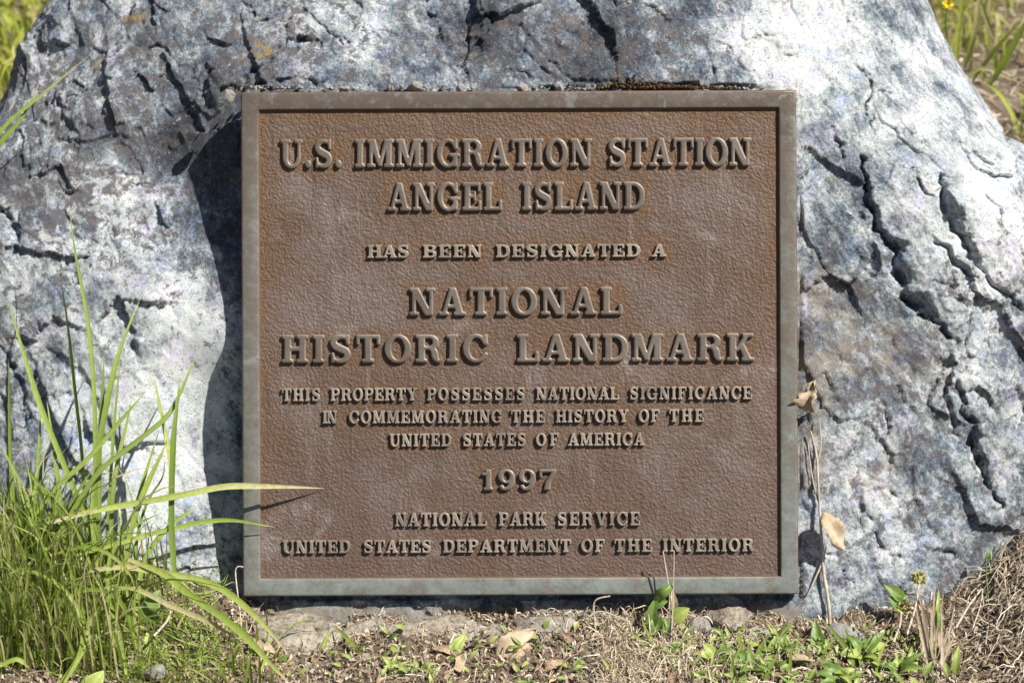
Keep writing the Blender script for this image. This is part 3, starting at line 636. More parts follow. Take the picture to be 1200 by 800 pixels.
for words, y0, y1, gapw, bold in LINES:
    cap = y1 - y0
    xs = sum((b - a) - gapw*cap*(len(t)-1) for t, a, b in words)/sum(GLY[c][0]*cap for t, a, b in words for c in t); xs = round(xs, 4)
    for txt, x0, x1 in words:
        vv = []; ff = []; n = 0
        ws = [GLY[c][0]*cap*xs for c in txt]; tr = (x1 - x0 - sum(ws))/max(1, len(txt)-1); x = x0
        for c, wd in zip(txt, ws):
            v, f = glyph_mesh(c, cap, xs, 3.3 if cap > 20 else 3.9, bold)
            q = v.copy(); q[:, 0] += x - pcx; q[:, 1] += pcy - y1
            vv.append(q); ff.append(f + n); n += len(q); boxes.append((x, y0, x + wd, y1)); x += wd + tr
        vv = np.concatenate(vv)
        me = mesh_np('raised_lettering', pl(vv), np.concatenate(ff), {'pc': vv/100})
        try: me.set_sharp_from_angle(angle=math.radians(38))
        except Exception: pass
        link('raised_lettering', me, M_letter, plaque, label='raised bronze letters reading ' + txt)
# ---- pebbled field
fx = np.arange(PX0+22.5, PX1-22.4, 2.0); fy = np.arange(PY0+22.5, PY1-22.4, 2.0); FX, FY = np.meshgrid(fx, fy, indexing='ij')
dm = np.full(FX.shape, 1e3)
for a, b, c, d in boxes:
    i0, i1 = np.searchsorted(fx, [a-40, c+40]); j0, j1 = np.searchsorted(fy, [b-40, d+40]); sx = FX[i0:i1, j0:j1]; sy = FY[i0:i1, j0:j1]
    q = np.hypot(np.maximum(0, np.maximum(a-sx, sx-c)), np.maximum(0, np.maximum(b-sy, sy-d))); dm[i0:i1, j0:j1] = np.minimum(dm[i0:i1, j0:j1], q)
de = np.minimum(np.minimum(FX-fx[0], fx[-1]-FX), np.minimum(FY-fy[0], fy[-1]-FY))
jn = 6*noise(np.stack([FX, FY, 0*FX], -1)/22)
halo = np.clip(np.maximum(np.exp(-(np.maximum(0, dm+jn)/9)), 1.0*np.exp(-np.maximum(0, de+jn)/26)), 0, 1)
fvv = np.stack([FX.ravel()-pcx, pcy-FY.ravel(), FIELD_W + .35*fbm(np.stack([FX.ravel(), FY.ravel(), 0*FX.ravel()], -1)/30, 3)], 1)
nF = len(fvv); back = np.array([(-PWD/2+3, -PHT/2+3, -22.5), (PWD/2-3, -PHT/2+3, -22.5), (PWD/2-3, PHT/2-3, -22.5), (-PWD/2+3, PHT/2-3, -22.5)])
av = np.concatenate([fvv, back]); af = np.concatenate([grid_faces(len(fx), len(fy))[:, ::-1], [[nF+3, nF+2, nF+1, nF]]])
link('field', mesh_np('field', pl(av), af, {'pc': av/100, 'halo': np.concatenate([halo.ravel(), np.zeros(4)])}), M_field, plaque)

# ------------------------------------------------------------------ blades, stems, leaves
CAMW = np.array(W(0, 0, DIST))
def ribbon(pts, width, fold=.25, n=18, tipfrac=.35, face=None, tone=None, twist=0., basew=.55):   # one grass blade through 3-D points (metres); width in units
    pts = np.array(catmull([tuple(q) for q in pts], 10)); seg = np.r_[0, np.cumsum(np.linalg.norm(np.diff(pts, axis=0), axis=1))]
    s = np.linspace(0, seg[-1], n); c = np.stack([np.interp(s, seg, pts[:, k]) for k in range(3)], 1); t = np.gradient(c, axis=0); t /= np.linalg.norm(t, axis=1)[:, None]
    f = (CAMW - c) if face is None else np.broadcast_to(face, c.shape)
    side = np.cross(t, f); side /= (np.linalg.norm(side, axis=1)[:, None] + 1e-9); nrm = np.cross(side, t)
    p = np.linspace(0, 1, n); wd = width*S*np.minimum(1, basew + p*2)*np.clip((1-p)/tipfrac, 0.02, 1)**.8/2
    tw = twist*p; sd = side*np.cos(tw)[:, None] + nrm*np.sin(tw)[:, None]; nr = -side*np.sin(tw)[:, None] + nrm*np.cos(tw)[:, None]
    g = np.stack([c - sd*wd[:, None] + nr*(wd*fold)[:, None], c, c + sd*wd[:, None] + nr*(wd*fold)[:, None]], 1).reshape(-1, 3)
    tn = .5 if tone is None else tone
    return g, grid_faces(n, 3), np.repeat(np.clip(tn + .25*(p - .4)*0 + sstep(.88, .98, p)*.3 + .10*np.sin(p*7 + 40*tn) + np.where(p < .08, .15, 0), 0, 1), 3) + np.tile([0, .07, 0], n)
def tube(pts, r0, r1=None, n=14, m=6):
    r1 = r0 if r1 is None else r1; pts = np.array(catmull([tuple(q) for q in pts], 10)); seg = np.r_[0, np.cumsum(np.linalg.norm(np.diff(pts, axis=0), axis=1))]
    s = np.linspace(0, seg[-1], n); c = np.stack([np.interp(s, seg, pts[:, k]) for k in range(3)], 1); t = np.gradient(c, axis=0); t /= np.linalg.norm(t, axis=1)[:, None]
    a = np.cross(t, (0.3, .8, .5)); a /= np.linalg.norm(a, axis=1)[:, None]; b = np.cross(t, a); r = np.linspace(r0, r1, n)*S; r = r*(1 + .15*np.sin(np.arange(n)*2.3))
    ph = np.arange(m)/m*2*math.pi
    g = c[:, None] + r[:, None, None]*(np.cos(ph)[None, :, None]*a[:, None] + np.sin(ph)[None, :, None]*b[:, None])
    f = [(i*m+j, i*m+(j+1) % m, (i+1)*m+(j+1) % m, (i+1)*m+j) for i in range(n-1) for j in range(m)]
    return g.reshape(-1, 3), np.array(f)
def leafgrid(base, tip, width, face, curl=.2, fold=.3, n=13, m=7, shape=.55, wav=.0, droop=0., rag=0.):   # a flat leaf from base to tip (metres) with midrib
    base = np.array(base, float); tip = np.array(tip, float); Lx = tip - base; ln = np.linalg.norm(Lx); t = Lx/ln; f = np.array(face, float)
    sd = np.cross(t, f); sd /= np.linalg.norm(sd); nr = np.cross(sd, t)
    p = np.linspace(0, 1, n); q = np.linspace(-1, 1, m); pr = np.sin(math.pi*p**shape)**.8; pr[0] = .06; pr[-1] = .02
    wd = width*S/2*pr*(1 + rag*RNG.normal(0, 1, n))
    ph = RNG.uniform(0, 6)
    g = base + p[:, None, None]*Lx + (wd[:, None]*q[None])[..., None]*sd + (wd[:, None]*fold*np.abs(q)[None] + curl*ln*(np.sin(p*math.pi)[:, None] + 0*q[None]) - droop*ln*(p**2)[:, None]
        + wav*width*S*np.sin(p*9 + ph)[:, None]*q[None]**2)[..., None]*nr
    tone = np.clip(.5 + .5*(1 - np.abs(q))[None]**4 + 0*p[:, None] + RNG.normal(0, .12, (n, m)), 0, 1)
    return g.reshape(-1, 3), grid_faces(n, m), tone.ravel()
UP = np.array([0, 0, 1.0]); NRM = np.array([0, -CT, ST])

def litter(n, xr, yr, lmin, lmax, wmin, wmax, arch, seed, dens=None, tone=(0, 1), lift=1., M=6, steep=.25):
    r = np.random.default_rng(seed); x = r.uniform(*xr, n*2); y = r.uniform(*yr, n*2)
    if dens is not None:
        k = r.random(n*2) < dens(x, y); x = x[k]; y = y[k]
    x = x[:n]; y = y[:n]; n = len(x)
    a = r.uniform(0, math.pi*2, n); L_ = r.uniform(0, 1, n)**2*(lmax-lmin) + lmin; bend = r.normal(0, .35, n)
    s = np.linspace(0, 1, M); ang = a[:, None] + bend[:, None]*(s[None]-.5)*3
    step = L_[:, None]/M; cx = x[:, None] + np.cumsum(np.cos(ang)*step, 1); cy = y[:, None] + np.cumsum(np.sin(ang)*step, 1)
    cz = gh_fine(cx, cy) + r.uniform(0, 4, n)[:, None]*lift + (r.random(n)**2*arch)[:, None]*4*(s*(1-s))[None] + (np.where(r.random(n) < .3, r.normal(0, 1, n)*steep, 0)*L_)[:, None]*s[None]
    c = np.stack([cx, cy, cz], -1); wd = r.uniform(wmin, wmax, n)[:, None]*np.sqrt(np.clip(1.05 - s, 0, 1))[None]/2
    tl = r.uniform(-.9, .9, n)[:, None]; sd = np.stack([-np.sin(ang)*np.cos(tl), np.cos(ang)*np.cos(tl), np.sin(tl) + 0*ang], -1)
    up = np.array([0, 0, 1.]); g = np.stack([c - sd*wd[..., None], c + up*(wd*.5)[..., None], c + sd*wd[..., None]], 2).reshape(n, -1, 3)*S
    f = (grid_faces(M, 3)[None] + (np.arange(n)*M*3)[:, None, None]).reshape(-1, 4)
    tn = np.repeat(r.uniform(*tone, n), M*3)
    return g.reshape(-1, 3), f, tn

# ---- big tuft of green grass, lower left
tb, _ = gpt(110, 715)
tuft = thing('grass_tuft', tb*S, 'tall tuft of bright green grass at lower left, its blades crossing the white rock', 'grass tuft')
TO = tb*S
BL = [  # pixel path from root to tip, distance from plaque plane at root and tip, width, tone
    ([(125, 700), (105, 620), (78, 552), (48, 478), (25, 405), (9, 350)], 95, 30, 7.5, .55), ([(118, 690), (112, 590), (111, 480), (105, 395), (96, 338), (87, 290), (81, 240)], 90, 5, 6, .42),
    ([(112, 690), (100, 590), (95, 520), (87, 450), (80, 385), (70, 318)], 70, -5, 4.6, .5), ([(120, 700), (109, 610), (114, 535), (130, 450), (144, 400), (164, 351)], 100, 20, 8, .5),
    ([(116, 660), (116, 540), (119, 480), (122, 412)], 80, 40, 7, .3), ([(122, 690), (128, 590), (133, 505), (138, 450), (141, 416)], 70, 10, 4.4, .4), ([(30, 620), (62, 575), (100, 540), (125, 512), (148, 485), (171, 458)], 110, 30, 6.5, .45),
    ([(128, 690), (132, 580), (140, 530), (148, 498), (155, 463)], 90, 20, 6, .38), ([(60, 640), (110, 560), (142, 531), (172, 508), (197, 486), (213, 456), (230, 414)], 120, 10, 7, .35),
    ([(206, 700), (203, 640), (200, 590), (199, 540), (190, 490), (178, 430)], 70, 10, 6.5, .72), ([(207, 695), (201, 620), (203, 520), (208, 470), (211, 440)], 75, 35, 8, .35),
    ([(60, 612), (110, 598), (150, 591), (212, 580), (262, 570), (305, 569.5), (345, 570.5), (380, 572)], 120, -2.5, 8.5, .84), ([(90, 650), (140, 636), (178, 625), (208, 618), (240, 611), (275, 609.5), (322, 617.5)], 105, 9, 6.5, .62),
    ([(105, 668), (150, 664), (190, 671), (225, 677), (262, 691), (304, 726), (338, 766)], 120, 75, 9, .8), ([(150, 655), (192, 672), (219, 694), (262, 724), (292, 750), (312, 772), (342, 803)], 110, 120, 9.5, .66),
    ([(130, 690), (160, 690), (200, 709), (242, 727), (289, 753)], 120, 105, 7, .9), ([(146, 690), (150, 640), (160, 590), (175, 540), (186, 505)], 95, 15, 5, .4), ([(150, 705), (150, 640), (165, 585), (190, 530), (196, 515)], 100, 40, 7.5, .55),
    ([(170, 700), (160, 640), (172, 590), (190, 560), (193, 540)], 90, 20, 4, .3), ([(60, 690), (40, 620), (20, 560), (0, 520)], 120, 80, 7, .6), ([(80, 690), (72, 600), (65, 540), (55, 470)], 110, 40, 6, .5),
    ([(40, 690), (38, 610), (45, 540), (48, 468)], 100, 40, 5, .62), ([(20, 700), (15, 600), (12, 520), (10, 420)], 90, 40, 5, .45), ([(90, 700), (70, 610), (40, 560), (14, 545)], 120, 70, 6, .5), ([(60, 720), (48, 650), (60, 600), (75, 560)], 130, 80, 5.5, .4),
    ([(100, 735), (80, 650), (85, 590), (112, 545)], 125, 70, 6, .32), ([(30, 740), (12, 680), (4, 640), (-10, 600)], 140, 110, 6, .5), ([(130, 725), (128, 660), (150, 622), (190, 600)], 120, 60, 6, .45), ([(160, 720), (168, 660), (195, 620), (232, 592)], 105, 40, 7, .5),
    ([(70, 800), (95, 760), (92, 715), (62, 680), (20, 668), (-10, 690)], 190, 160, 5.5, .6), ([(75, 800), (95, 765), (105, 730), (120, 706)], 200, 150, 6, .6), ([(148, 790), (140, 745), (130, 710), (118, 690)], 165, 120, 6, .5),
    ([(160, 760), (152, 725), (136, 700), (110, 690), (70, 700)], 150, 150, 6, .5), ([(60, 650), (100, 640), (130, 650), (152, 672), (158, 690)], 140, 140, 5, .7), ([(0, 780), (20, 772), (34, 782)], 200, 190, 6, .7)]
for pts, w0, w1, wd, tone in BL:
    k = len(pts); q = [PW(a, b, w0 + (w1-w0)*(i/(k-1))) for i, (a, b) in enumerate(pts)]
    g, f, t_ = ribbon(q, wd*.84, .3, 26, .3, tone=tone, twist=random.uniform(-.5, .5) if wd < 8 else 0)
    bag = Bag(); bag.add(g, f, t_); bag.build('blade', M_grass, tuft, TO)
def random_blades(bag, n, xy, hmin, hmax, wmin, wmax, lean=.5, tones=(.2, .75), seed=0, droop=.3, dry=.08):
    r = np.random.default_rng(seed)
    for k in range(n):
        x, y = xy(r); z = float(gh(x, y)) - 4; h = r.uniform(hmin, hmax); a = r.uniform(0, 2*math.pi); ln = abs(r.normal(0, lean))*h
        d = np.array([math.cos(a), math.sin(a)*.8]); b = np.array([x, y, z])
        pts = [b, b + [d[0]*ln*.2, d[1]*ln*.2, h*.45], b + [d[0]*ln*.6, d[1]*ln*.6, h*.85], b + [d[0]*ln*1.1, d[1]*ln*1.1, h*(1 - droop*r.uniform(0, 1)*ln/h*2)]]
        g, f, t_ = ribbon([q*S for q in pts], r.uniform(wmin, wmax), .3, 9, .45, face=np.array([r.normal(0, .8), -1, .5]), tone=r.uniform(*tones) if r.random() > dry else r.uniform(.88, 1))
        bag.add(g, f, t_)
bag = Bag()
def xy_t(r):
    x = -640 + abs(r.normal(0, 1))*75 + r.uniform(0, 60); return min(x, -400), r.uniform(-330, -140)
random_blades(bag, 1050, xy_t, 30, 185, 1.5, 3.8, .34, (.25, .86), 1, .08, .3)
def xy_t2(r): return r.normal(-490, 32), r.normal(-235, 40)
random_blades(bag, 190, xy_t2, 30, 110, 1.6, 4.0, .5, (.2, .8), 2, .15, .4)
bag.add(*litter(1700, (-680, -340), (-330, -130), 20, 80, .8, 2.2, 26, 38, tone=(.2, 1), lift=5, steep=.6))
def xy_t3(r): return r.uniform(-520, -270), r.uniform(-330, -185)
random_blades(bag, 170, xy_t3, 12, 55, 1.6, 4, .6, (.3, .9), 12, .2, .25)
o = bag.build('undergrowth', M_grass, tuft, TO); o['kind'] = 'stuff'

# ---- grass blades entering at the upper left
def single(name, pts, w0, w1, wd, tone, label, mat=M_grass, cat='grass', group=None, twist=0):
    k = len(pts); q = [PW(a, b, w0 + (w1-w0)*(i/(k-1))) for i, (a, b) in enumerate(pts)]
    g, f, t_ = ribbon(q, wd, .3, 26, .4, tone=tone, twist=twist); bag = Bag(); bag.add(g, f, t_)
    return bag.build(name, mat, None, q[0], label=label, cat=cat, group=group, loc=tuple(q[0]))
ub = thing('grass_tuft', PW(-60, 330, -40), 'pale green grass blades leaning in over the dark upper left of the boulder', 'grass tuft')
for pts, w0, w1, wd, tone in [([(-60, 330), (-40, 240), (0, 155), (48, 112), (106, 64)], -40, -50, 5, .8), ([(-60, 330), (-30, 220), (0, 168), (26, 138), (47, 95)], -40, -60, 7, .5)]:
    k = len(pts); q = [PW(a, b, w0 + (w1-w0)*i/(k-1)) for i, (a, b) in enumerate(pts)]; g, f, t_ = ribbon(q, wd, .3, 26, .4, tone=tone); bag = Bag(); bag.add(g, f, t_); bag.build('blade', M_grass, ub, PW(-60, 330, -40))

# ---- meadow behind the stone
bag = Bag(); r_ = np.random.default_rng(21)
def behind(x, y):                   # keep clear of the stone
    return (x/830)**2 + ((y-330)/470)**2 > 1.0
def xy_l(r):
    while True:
        x = r.uniform(-1500, -250); y = r.uniform(80, 2300)
        if behind(x, y): return x, y
random_blades(bag, 6500, xy_l, 25, 95, 5, 12, .8, (.4, .95), 5, .4, .12)
def xy_r(r):
    while True:
        x = r.uniform(250, 1700); y = r.uniform(80, 2300)
        if behind(x, y) and (fbm(np.array([[x/260, y/260, .4]]), 3)[0] > -.12 + .25*(x < 900)*(y < 1500) - .3*(y > 1500)): return x, y
random_blades(bag, 3800, xy_r, 20, 100, 3, 9, .7, (.35, .95), 6, .3, .35)
def xy_c(r):
    while True:
        x = r.uniform(-900, 900); y = r.uniform(850, 2600)
        if behind(x, y): return x, y
def xy_w(r):
    while True:
        x = r.uniform(-1700, 1700); y = r.uniform(-900, 300)
        if abs(x) > 850 + 200*noise(np.array([x/200, y/200, 2.])): return x, y
random_blades(bag, 1500, xy_w, 15, 80, 3, 7, .7, (.35, .95), 14, .3, .3)
random_blades(bag, 900, xy_c, 30, 120, 4, 9, .6, (.25, .9), 8)
bag.build('meadow_grass', M_grass_pale, label='blurred yellow green meadow grass growing behind the boulder', cat='grass', kind='stuff')
bt = thing('grass_tuft', PW(1125, 140, -700), 'few tall blurred grass blades beyond the right shoulder of the boulder', 'grass tuft')
for pts, w0, w1, wd, tone in [([(1120, 90), (1122, 50), (1127, 10), (1130, -30)], -700, -650, 7, .6), ([(1130, 80), (1142, 40), (1150, -20)], -760, -700, 8, .85), ([(1160, 100), (1175, 75), (1192, 45), (1210, 10)], -560, -500, 9, .3), ([(1140, 95), (1165, 60), (1200, 20)], -720, -650, 6, .5), ([(1165, 45), (1155, 20), (1146, -10)], -800, -760, 6, .95), ([(1130, 95), (1150, 80), (1180, 90), (1200, 100)], -600, -560, 6, .9)]:
    k = len(pts); q = [PW(a, b, w0 + (w1-w0)*i/(k-1)) for i, (a, b) in enumerate(pts)]; g, f, t_ = ribbon(q, wd, .3, 20, .4, tone=tone); b2 = Bag(); b2.add(g, f, t_); b2.build('blade', M_grass_pale, bt, PW(1125, 140, -700))
fl = thing('yellow_flower', PW(1110, 40, -800), 'small blurred yellow flower among the grass at top right', 'flower')
g, f = tube([PW(1110, 40, -800), PW(1109, 20, -795), PW(1110, 5, -790)], 1.6); b2 = Bag(); b2.add(g, f, .5); b2.build('stem', M_leaf, fl, PW(1110, 40, -800))
b2 = Bag()
for k in range(7):
    a = k/7*2*math.pi; c = np.array(PW(1110, 5, -790)); g, f, t_ = leafgrid(c, c + np.array([math.cos(a)*10, -4, math.sin(a)*9])*S, 9, NRM, .1); b2.add(g, f, t_)
b2.build('petals', M_petal, fl, PW(1110, 40, -800))

# ------------------------------------------------------------------ dry litter on the ground
bag = Bag()
bag.add(*litter(19000, (-720, 720), (-430, -95), 3, 20, .8, 3.2, 6, 31, M=5, steep=.5, tone=(0, 1)))
bag.add(*litter(800, (-720, 720), (-470, -95), 25, 110, 1.2, 3.0, 14, 39, tone=(0, .35)))
bag.add(*litter(1500, (-720, 720), (-430, -95), 5, 14, 3.0, 7.0, 4, 44, tone=(.1, .75), M=5, steep=.4))
bag.add(*litter(1500, (-720, 720), (-470, -95), 20, 70, .7, 1.5, 9, 32, tone=(.25, 1)))
bag.add(*litter(2600, (100, 320), (-330, -130), 10, 60, .8, 2.0, 18, 33, tone=(.25, 1), dens=lambda x, y: np.exp(-((x-130)/120)**2)))
bag.add(*litter(7000, (-1500, 1500), (-1300, -440), 6, 50, 1.2, 3.5, 5, 47, M=5, tone=(.05, 1)))
bag.build('dry_litter', M_straw, label='pale dry grass litter strewn over the soil below the plaque', cat='dead grass', kind='stuff')
bag = Bag()
bag.add(*litter(4200, (430, 800), (-470, 60), 20, 95, .8, 1.9, 12, 34, dens=lambda x, y: sstep(530, 630, x), tone=(.42, 1), lift=3, M=9))
bag.add(*litter(1500, (430, 760), (-420, 0), 15, 50, 1.0, 2.4, 9, 35, dens=lambda x, y: sstep(505, 620, x), tone=(.15, .8), lift=3))
bag.build('straw_mound', M_straw, label='matted mound of tangled pale straw at the lower right foot of the boulder', cat='dead grass', kind='stuff')
bag = Bag(); bag.add(*litter(1500, (-1200, -300), (0, 900), 20, 80, 1.5, 4, 15, 36)); bag.add(*litter(5000, (300, 1500), (250, 1900), 20, 100, 2, 5, 15, 37)); bag.build('dead_thatch', M_straw, label='dry brown thatch on the ground behind the boulder', cat='dead grass', kind='stuff')

# crumbs of soil and tiny stones, one loose mass
def ico(sub):
    bm = bmesh.new(); bmesh.ops.create_icosphere(bm, subdivisions=sub, radius=1); v = np.array([q.co[:] for q in bm.verts]); f = np.array([[q.index for q in p.verts] for p in bm.faces]); bm.free(); return v, f
I1, I2, I4 = ico(1), ico(2), ico(4)
r = np.random.default_rng(41); vs = []; fs = []; n0 = 0; tn = []
for k in range(1500):
    x = r.uniform(-700, 700); y = r.uniform(-440, -100); s_ = r.gamma(2, 1.0) + .9; v = I1[0]*(r.uniform(.6, 1.2, 3)*s_) + r.normal(0, .18, I1[0].shape)*s_
    vs.append((v + [x, y, float(gh_fine(np.array(x), np.array(y))) + s_*.3])*S); fs.append(I1[1] + n0); n0 += len(v); tn.append(np.full(len(v), r.choice([0, .05, .2])))
link('soil_crumbs', mesh_np('soil_crumbs', np.concatenate(vs), np.concatenate(fs), {'tone': np.concatenate(tn)}, False), M_stone, label='loose soil crumbs and grit scattered over the bare ground', cat='soil', kind='stuff')

# ---- stones
def stone(px, py, w, rx, ry, rz, seed, label, tone=0., facets=6, name='stone', group=None, rough=1.):
    r = np.random.default_rng(seed); v = I4[0].copy()
    for k in range(facets + 6):
        d = r.normal(size=3); d /= np.linalg.norm(d); lim = r.uniform(.55, .85); q = v@d; v -= np.maximum(0, q - lim)[:, None]*d
    v = v*(1 + rough*(.10*fbm(v*1.7 + seed, 4)[:, None] + .07*fbm(v*5 + seed, 5, .65, ridged=True)[:, None])); v = v*np.array([rx, rz, ry])
    a = r.uniform(-.3, .3); v = np.stack([v[:, 0]*math.cos(a) - v[:, 2]*math.sin(a), v[:, 1], v[:, 0]*math.sin(a) + v[:, 2]*math.cos(a)], 1)
    me = mesh_np(name, v*S, I4[1], {'tone': np.full(len(v), tone)}); return link(name, me, M_stone, None, label, 'stone', group, loc=tuple(PW(px, py, w)))
stone(338, 752, -10, 66, 36, 44, 1, 'largest rounded earthy lump half buried under the left end of the plaque', 0, 3, rough=2.2)
stone(425, 758, -8, 58, 36, 34, 2, 'pale wedge shaped stone right of the largest buried lump', .08, 8, rough=2.)
stone(510, 752, -12, 84, 36, 36, 3, 'low broad beige stone buried below the middle of the plaque', .0, 4, rough=2.2)
stone(590, 754, -12, 48, 30, 36, 13, 'cracked beige stone just above the flat tan leaf', .03, 7, rough=2.2)
stone(352, 762, 22, 26, 12, 18, 4, 'small flat cream stone in front of the largest buried stone', 0, 8)
stone(497, 757, 18, 12, 8, 9, 5, 'small bluish pebble beside the lime coloured leaf', .8, 8)
stone(856, 726, -6, 30, 20, 20, 6, 'tan angular stone in the shade under the right end of the plaque', 0, 9)
stone(815, 736, 4, 18, 13, 14, 7, 'small grey stone beside the wilted weed', .25, 8)
stone(988, 745, 0, 24, 14, 18, 8, 'pale round stone at the foot of the dry stalk', .6, 5)
stone(885, 748, 8, 20, 12, 14, 9, 'grey stone right of the tan angular stone', .5, 8)
stone(182, 790, 150, 16, 10, 12, 10, 'pale grey pebble on the litter below the grass tuft', .3, 7)
stone(808, 756, 22, 9, 9, 9, 11, 'round pinkish tan pebble below the wilted weed', .0, 2)
stone(640, 738, -6, 40, 18, 30, 12, 'shaded stone tucked below the plaque bottom edge', .15, 6, rough=2.)
for k, (px, py, s_) in enumerate([(487, 102, 9), (540, 103, 5), (612, 103, 6), (655, 102, 7), (268, 112, 8)]):
    stone(px, py, -14, s_*1.3, s_, s_*1.2, 60+k, 'small pale rock chip lodged along the top edge of the plaque', .35 + .3*(k % 2), 8, 'stone_chip', 'rock chips along the top edge of the plaque')
vs = []; fs = []; n0 = 0; r = np.random.default_rng(91); tn = []
for k in range(170):
    px = r.choice([300, 345, 410, 480, 530, 640, 690, 860]) + r.normal(0, 16); py = 104.5 - r.gamma(1.0, 1.6); s_ = .7 + r.gamma(1.3, .7); v = I2[0].copy()
    for q in range(5):
        d_ = r.normal(size=3); d_ /= np.linalg.norm(d_); v -= np.maximum(0, v@d_ - .45)[:, None]*d_
    v = v*s_*r.uniform(.6, 1.6, 3); vs.append(np.array(PW(px, py, max(-24, rock_w(px, py)) + r.uniform(-2, 5)))[None] + v*S); fs.append(I2[1] + n0); n0 += len(v); tn.append(np.full(len(v), r.choice([0, .3, .8, 1])))
link('rock_debris', mesh_np('rock_debris', np.concatenate(vs), np.concatenate(fs), {'tone': np.concatenate(tn)}, False), M_stone, label='fine pale rock crumbs caught along the top edge of the plaque', cat='debris', kind='stuff')
# ---- brown moss above the plaque (grows on the stone)
vs = []; fs = []; n0 = 0; r = np.random.default_rng(51)
for k in range(520):
    px = 770 + r.normal(0, 38) if k % 3 else r.uniform(640, 860); hgt = 11*math.exp(-((px-745)/30)**2)*(.5 + .5*math.sin(px*.21)**2) + 2.6; py = 104 - abs(r.normal(0, .6))*hgt; s_ = r.uniform(.6, 1.7)
    v = I1[0]*s_*r.uniform(.6, 1.3, 3) + r.normal(0, .3, I1[0].shape)*s_
    vs.append(np.array(PW(px, py, rock_w(px, py) + r.uniform(-1, 4)))[None] + v*S); fs.append(I1[1] + n0); n0 += len(v)
base = np.array(boulder.location)
mo = link('moss', mesh_np('moss', np.concatenate(vs) - base, np.concatenate(fs), {'tone': np.repeat(r.random(520), len(I1[0]))}), M_moss, boulder, label='dry rust brown moss in the crevice above the plaque'); mo['kind'] = 'stuff'

# ------------------------------------------------------------------ leaves, stalks, weeds
def leaf_thing(name, mat, label, base, tip, width, face=NRM, group=None, cat='leaf', **kw):
    g, f, t_ = leafgrid(base, tip, width, face, **kw); bag = Bag(); bag.add(g, f, t_)
    o = bag.build(name, mat, None, base, label=label, cat=cat, group=group, loc=tuple(base))
    sm = o.modifiers.new('thickness', 'SOLIDIFY'); sm.thickness = .0005
    return o
leaf_thing('dead_leaf', M_dead, 'oval tan dead leaf caught against the boulder beside the dry stalk', PW(966, 600, 2), PW(990, 644, 6), 27, NRM + [.5, 0, .2], curl=-.1, fold=.4, shape=.8, wav=.2, rag=.1, n=22)
leaf_thing('dead_leaf', M_dead, 'curled brown dead leaf stuck near the right edge of the plaque', PW(950, 482, rock_w(950, 482)+4), PW(957, 446, rock_w(957, 446)+6), 26, NRM + [-.6, 0, .1], curl=.3, fold=1.0, wav=.3, rag=.16, n=22)
leaf_thing('dead_leaf', M_dead, 'broad flat tan leaf lying below the middle of the plaque', PW(582, 772, 44), PW(628, 738, 22), 34, np.array([0, -.8, .7]), curl=.12, fold=.25, shape=.7, wav=.16, rag=.1, n=22)
leaf_thing('dead_leaf', M_dead, 'small ochre dead leaf among the weeds at the bottom right', PW(925, 772, 60), PW(955, 775, 62), 12, UP, curl=.1)
leaf_thing('dead_leaf', M_dead, 'reddish brown dead leaf half covered by straw below the grass tuft', PW(300, 752, 48), PW(325, 766, 52), 12, UP + [0, -.6, 0], curl=.1)
leaf_thing('green_leaf', M_leaf, 'upright dark green pointed leaf rising from the bottom edge right of the tan leaf', PW(668, 806, 62), PW(688, 762, 50), 27, NRM + [.3, 0, 0], curl=.05, fold=.3)
leaf_thing('green_leaf', M_leafy, 'pale lime leaf curled on the ground below the plaque', PW(526, 768, 34), PW(546, 741, 24), 16, NRM, curl=.16, fold=.3)
leaf_thing('green_leaf', M_leafy, 'tiny yellow green leaf beside the bluish pebble', PW(482, 754, 24), PW(494, 764, 26), 9, UP - [0, .8, 0])
for px, py, tx, ty, wd, lab in [(160, 735, 188, 690, 32, 'broad shaded green leaf inside the foot of the grass tuft'), (176, 768, 172, 740, 18, 'small lime leaf hanging below the broad shaded leaf'), (95, 765, 118, 742, 22, 'round lime leaf low in the grass tuft near the bottom left'), (100, 812, 122, 785, 24, 'broad lime leaf at the bottom edge under the grass tuft')]:
    leaf_thing('green_leaf', M_leafy if 'lime' in lab else M_leaf, lab, PW(px, py, gpt(px, py)[1] + 10), PW(tx, ty, gpt(px, py)[1]+4), wd, NRM + [.2, 0, .2], curl=.1, fold=.25)

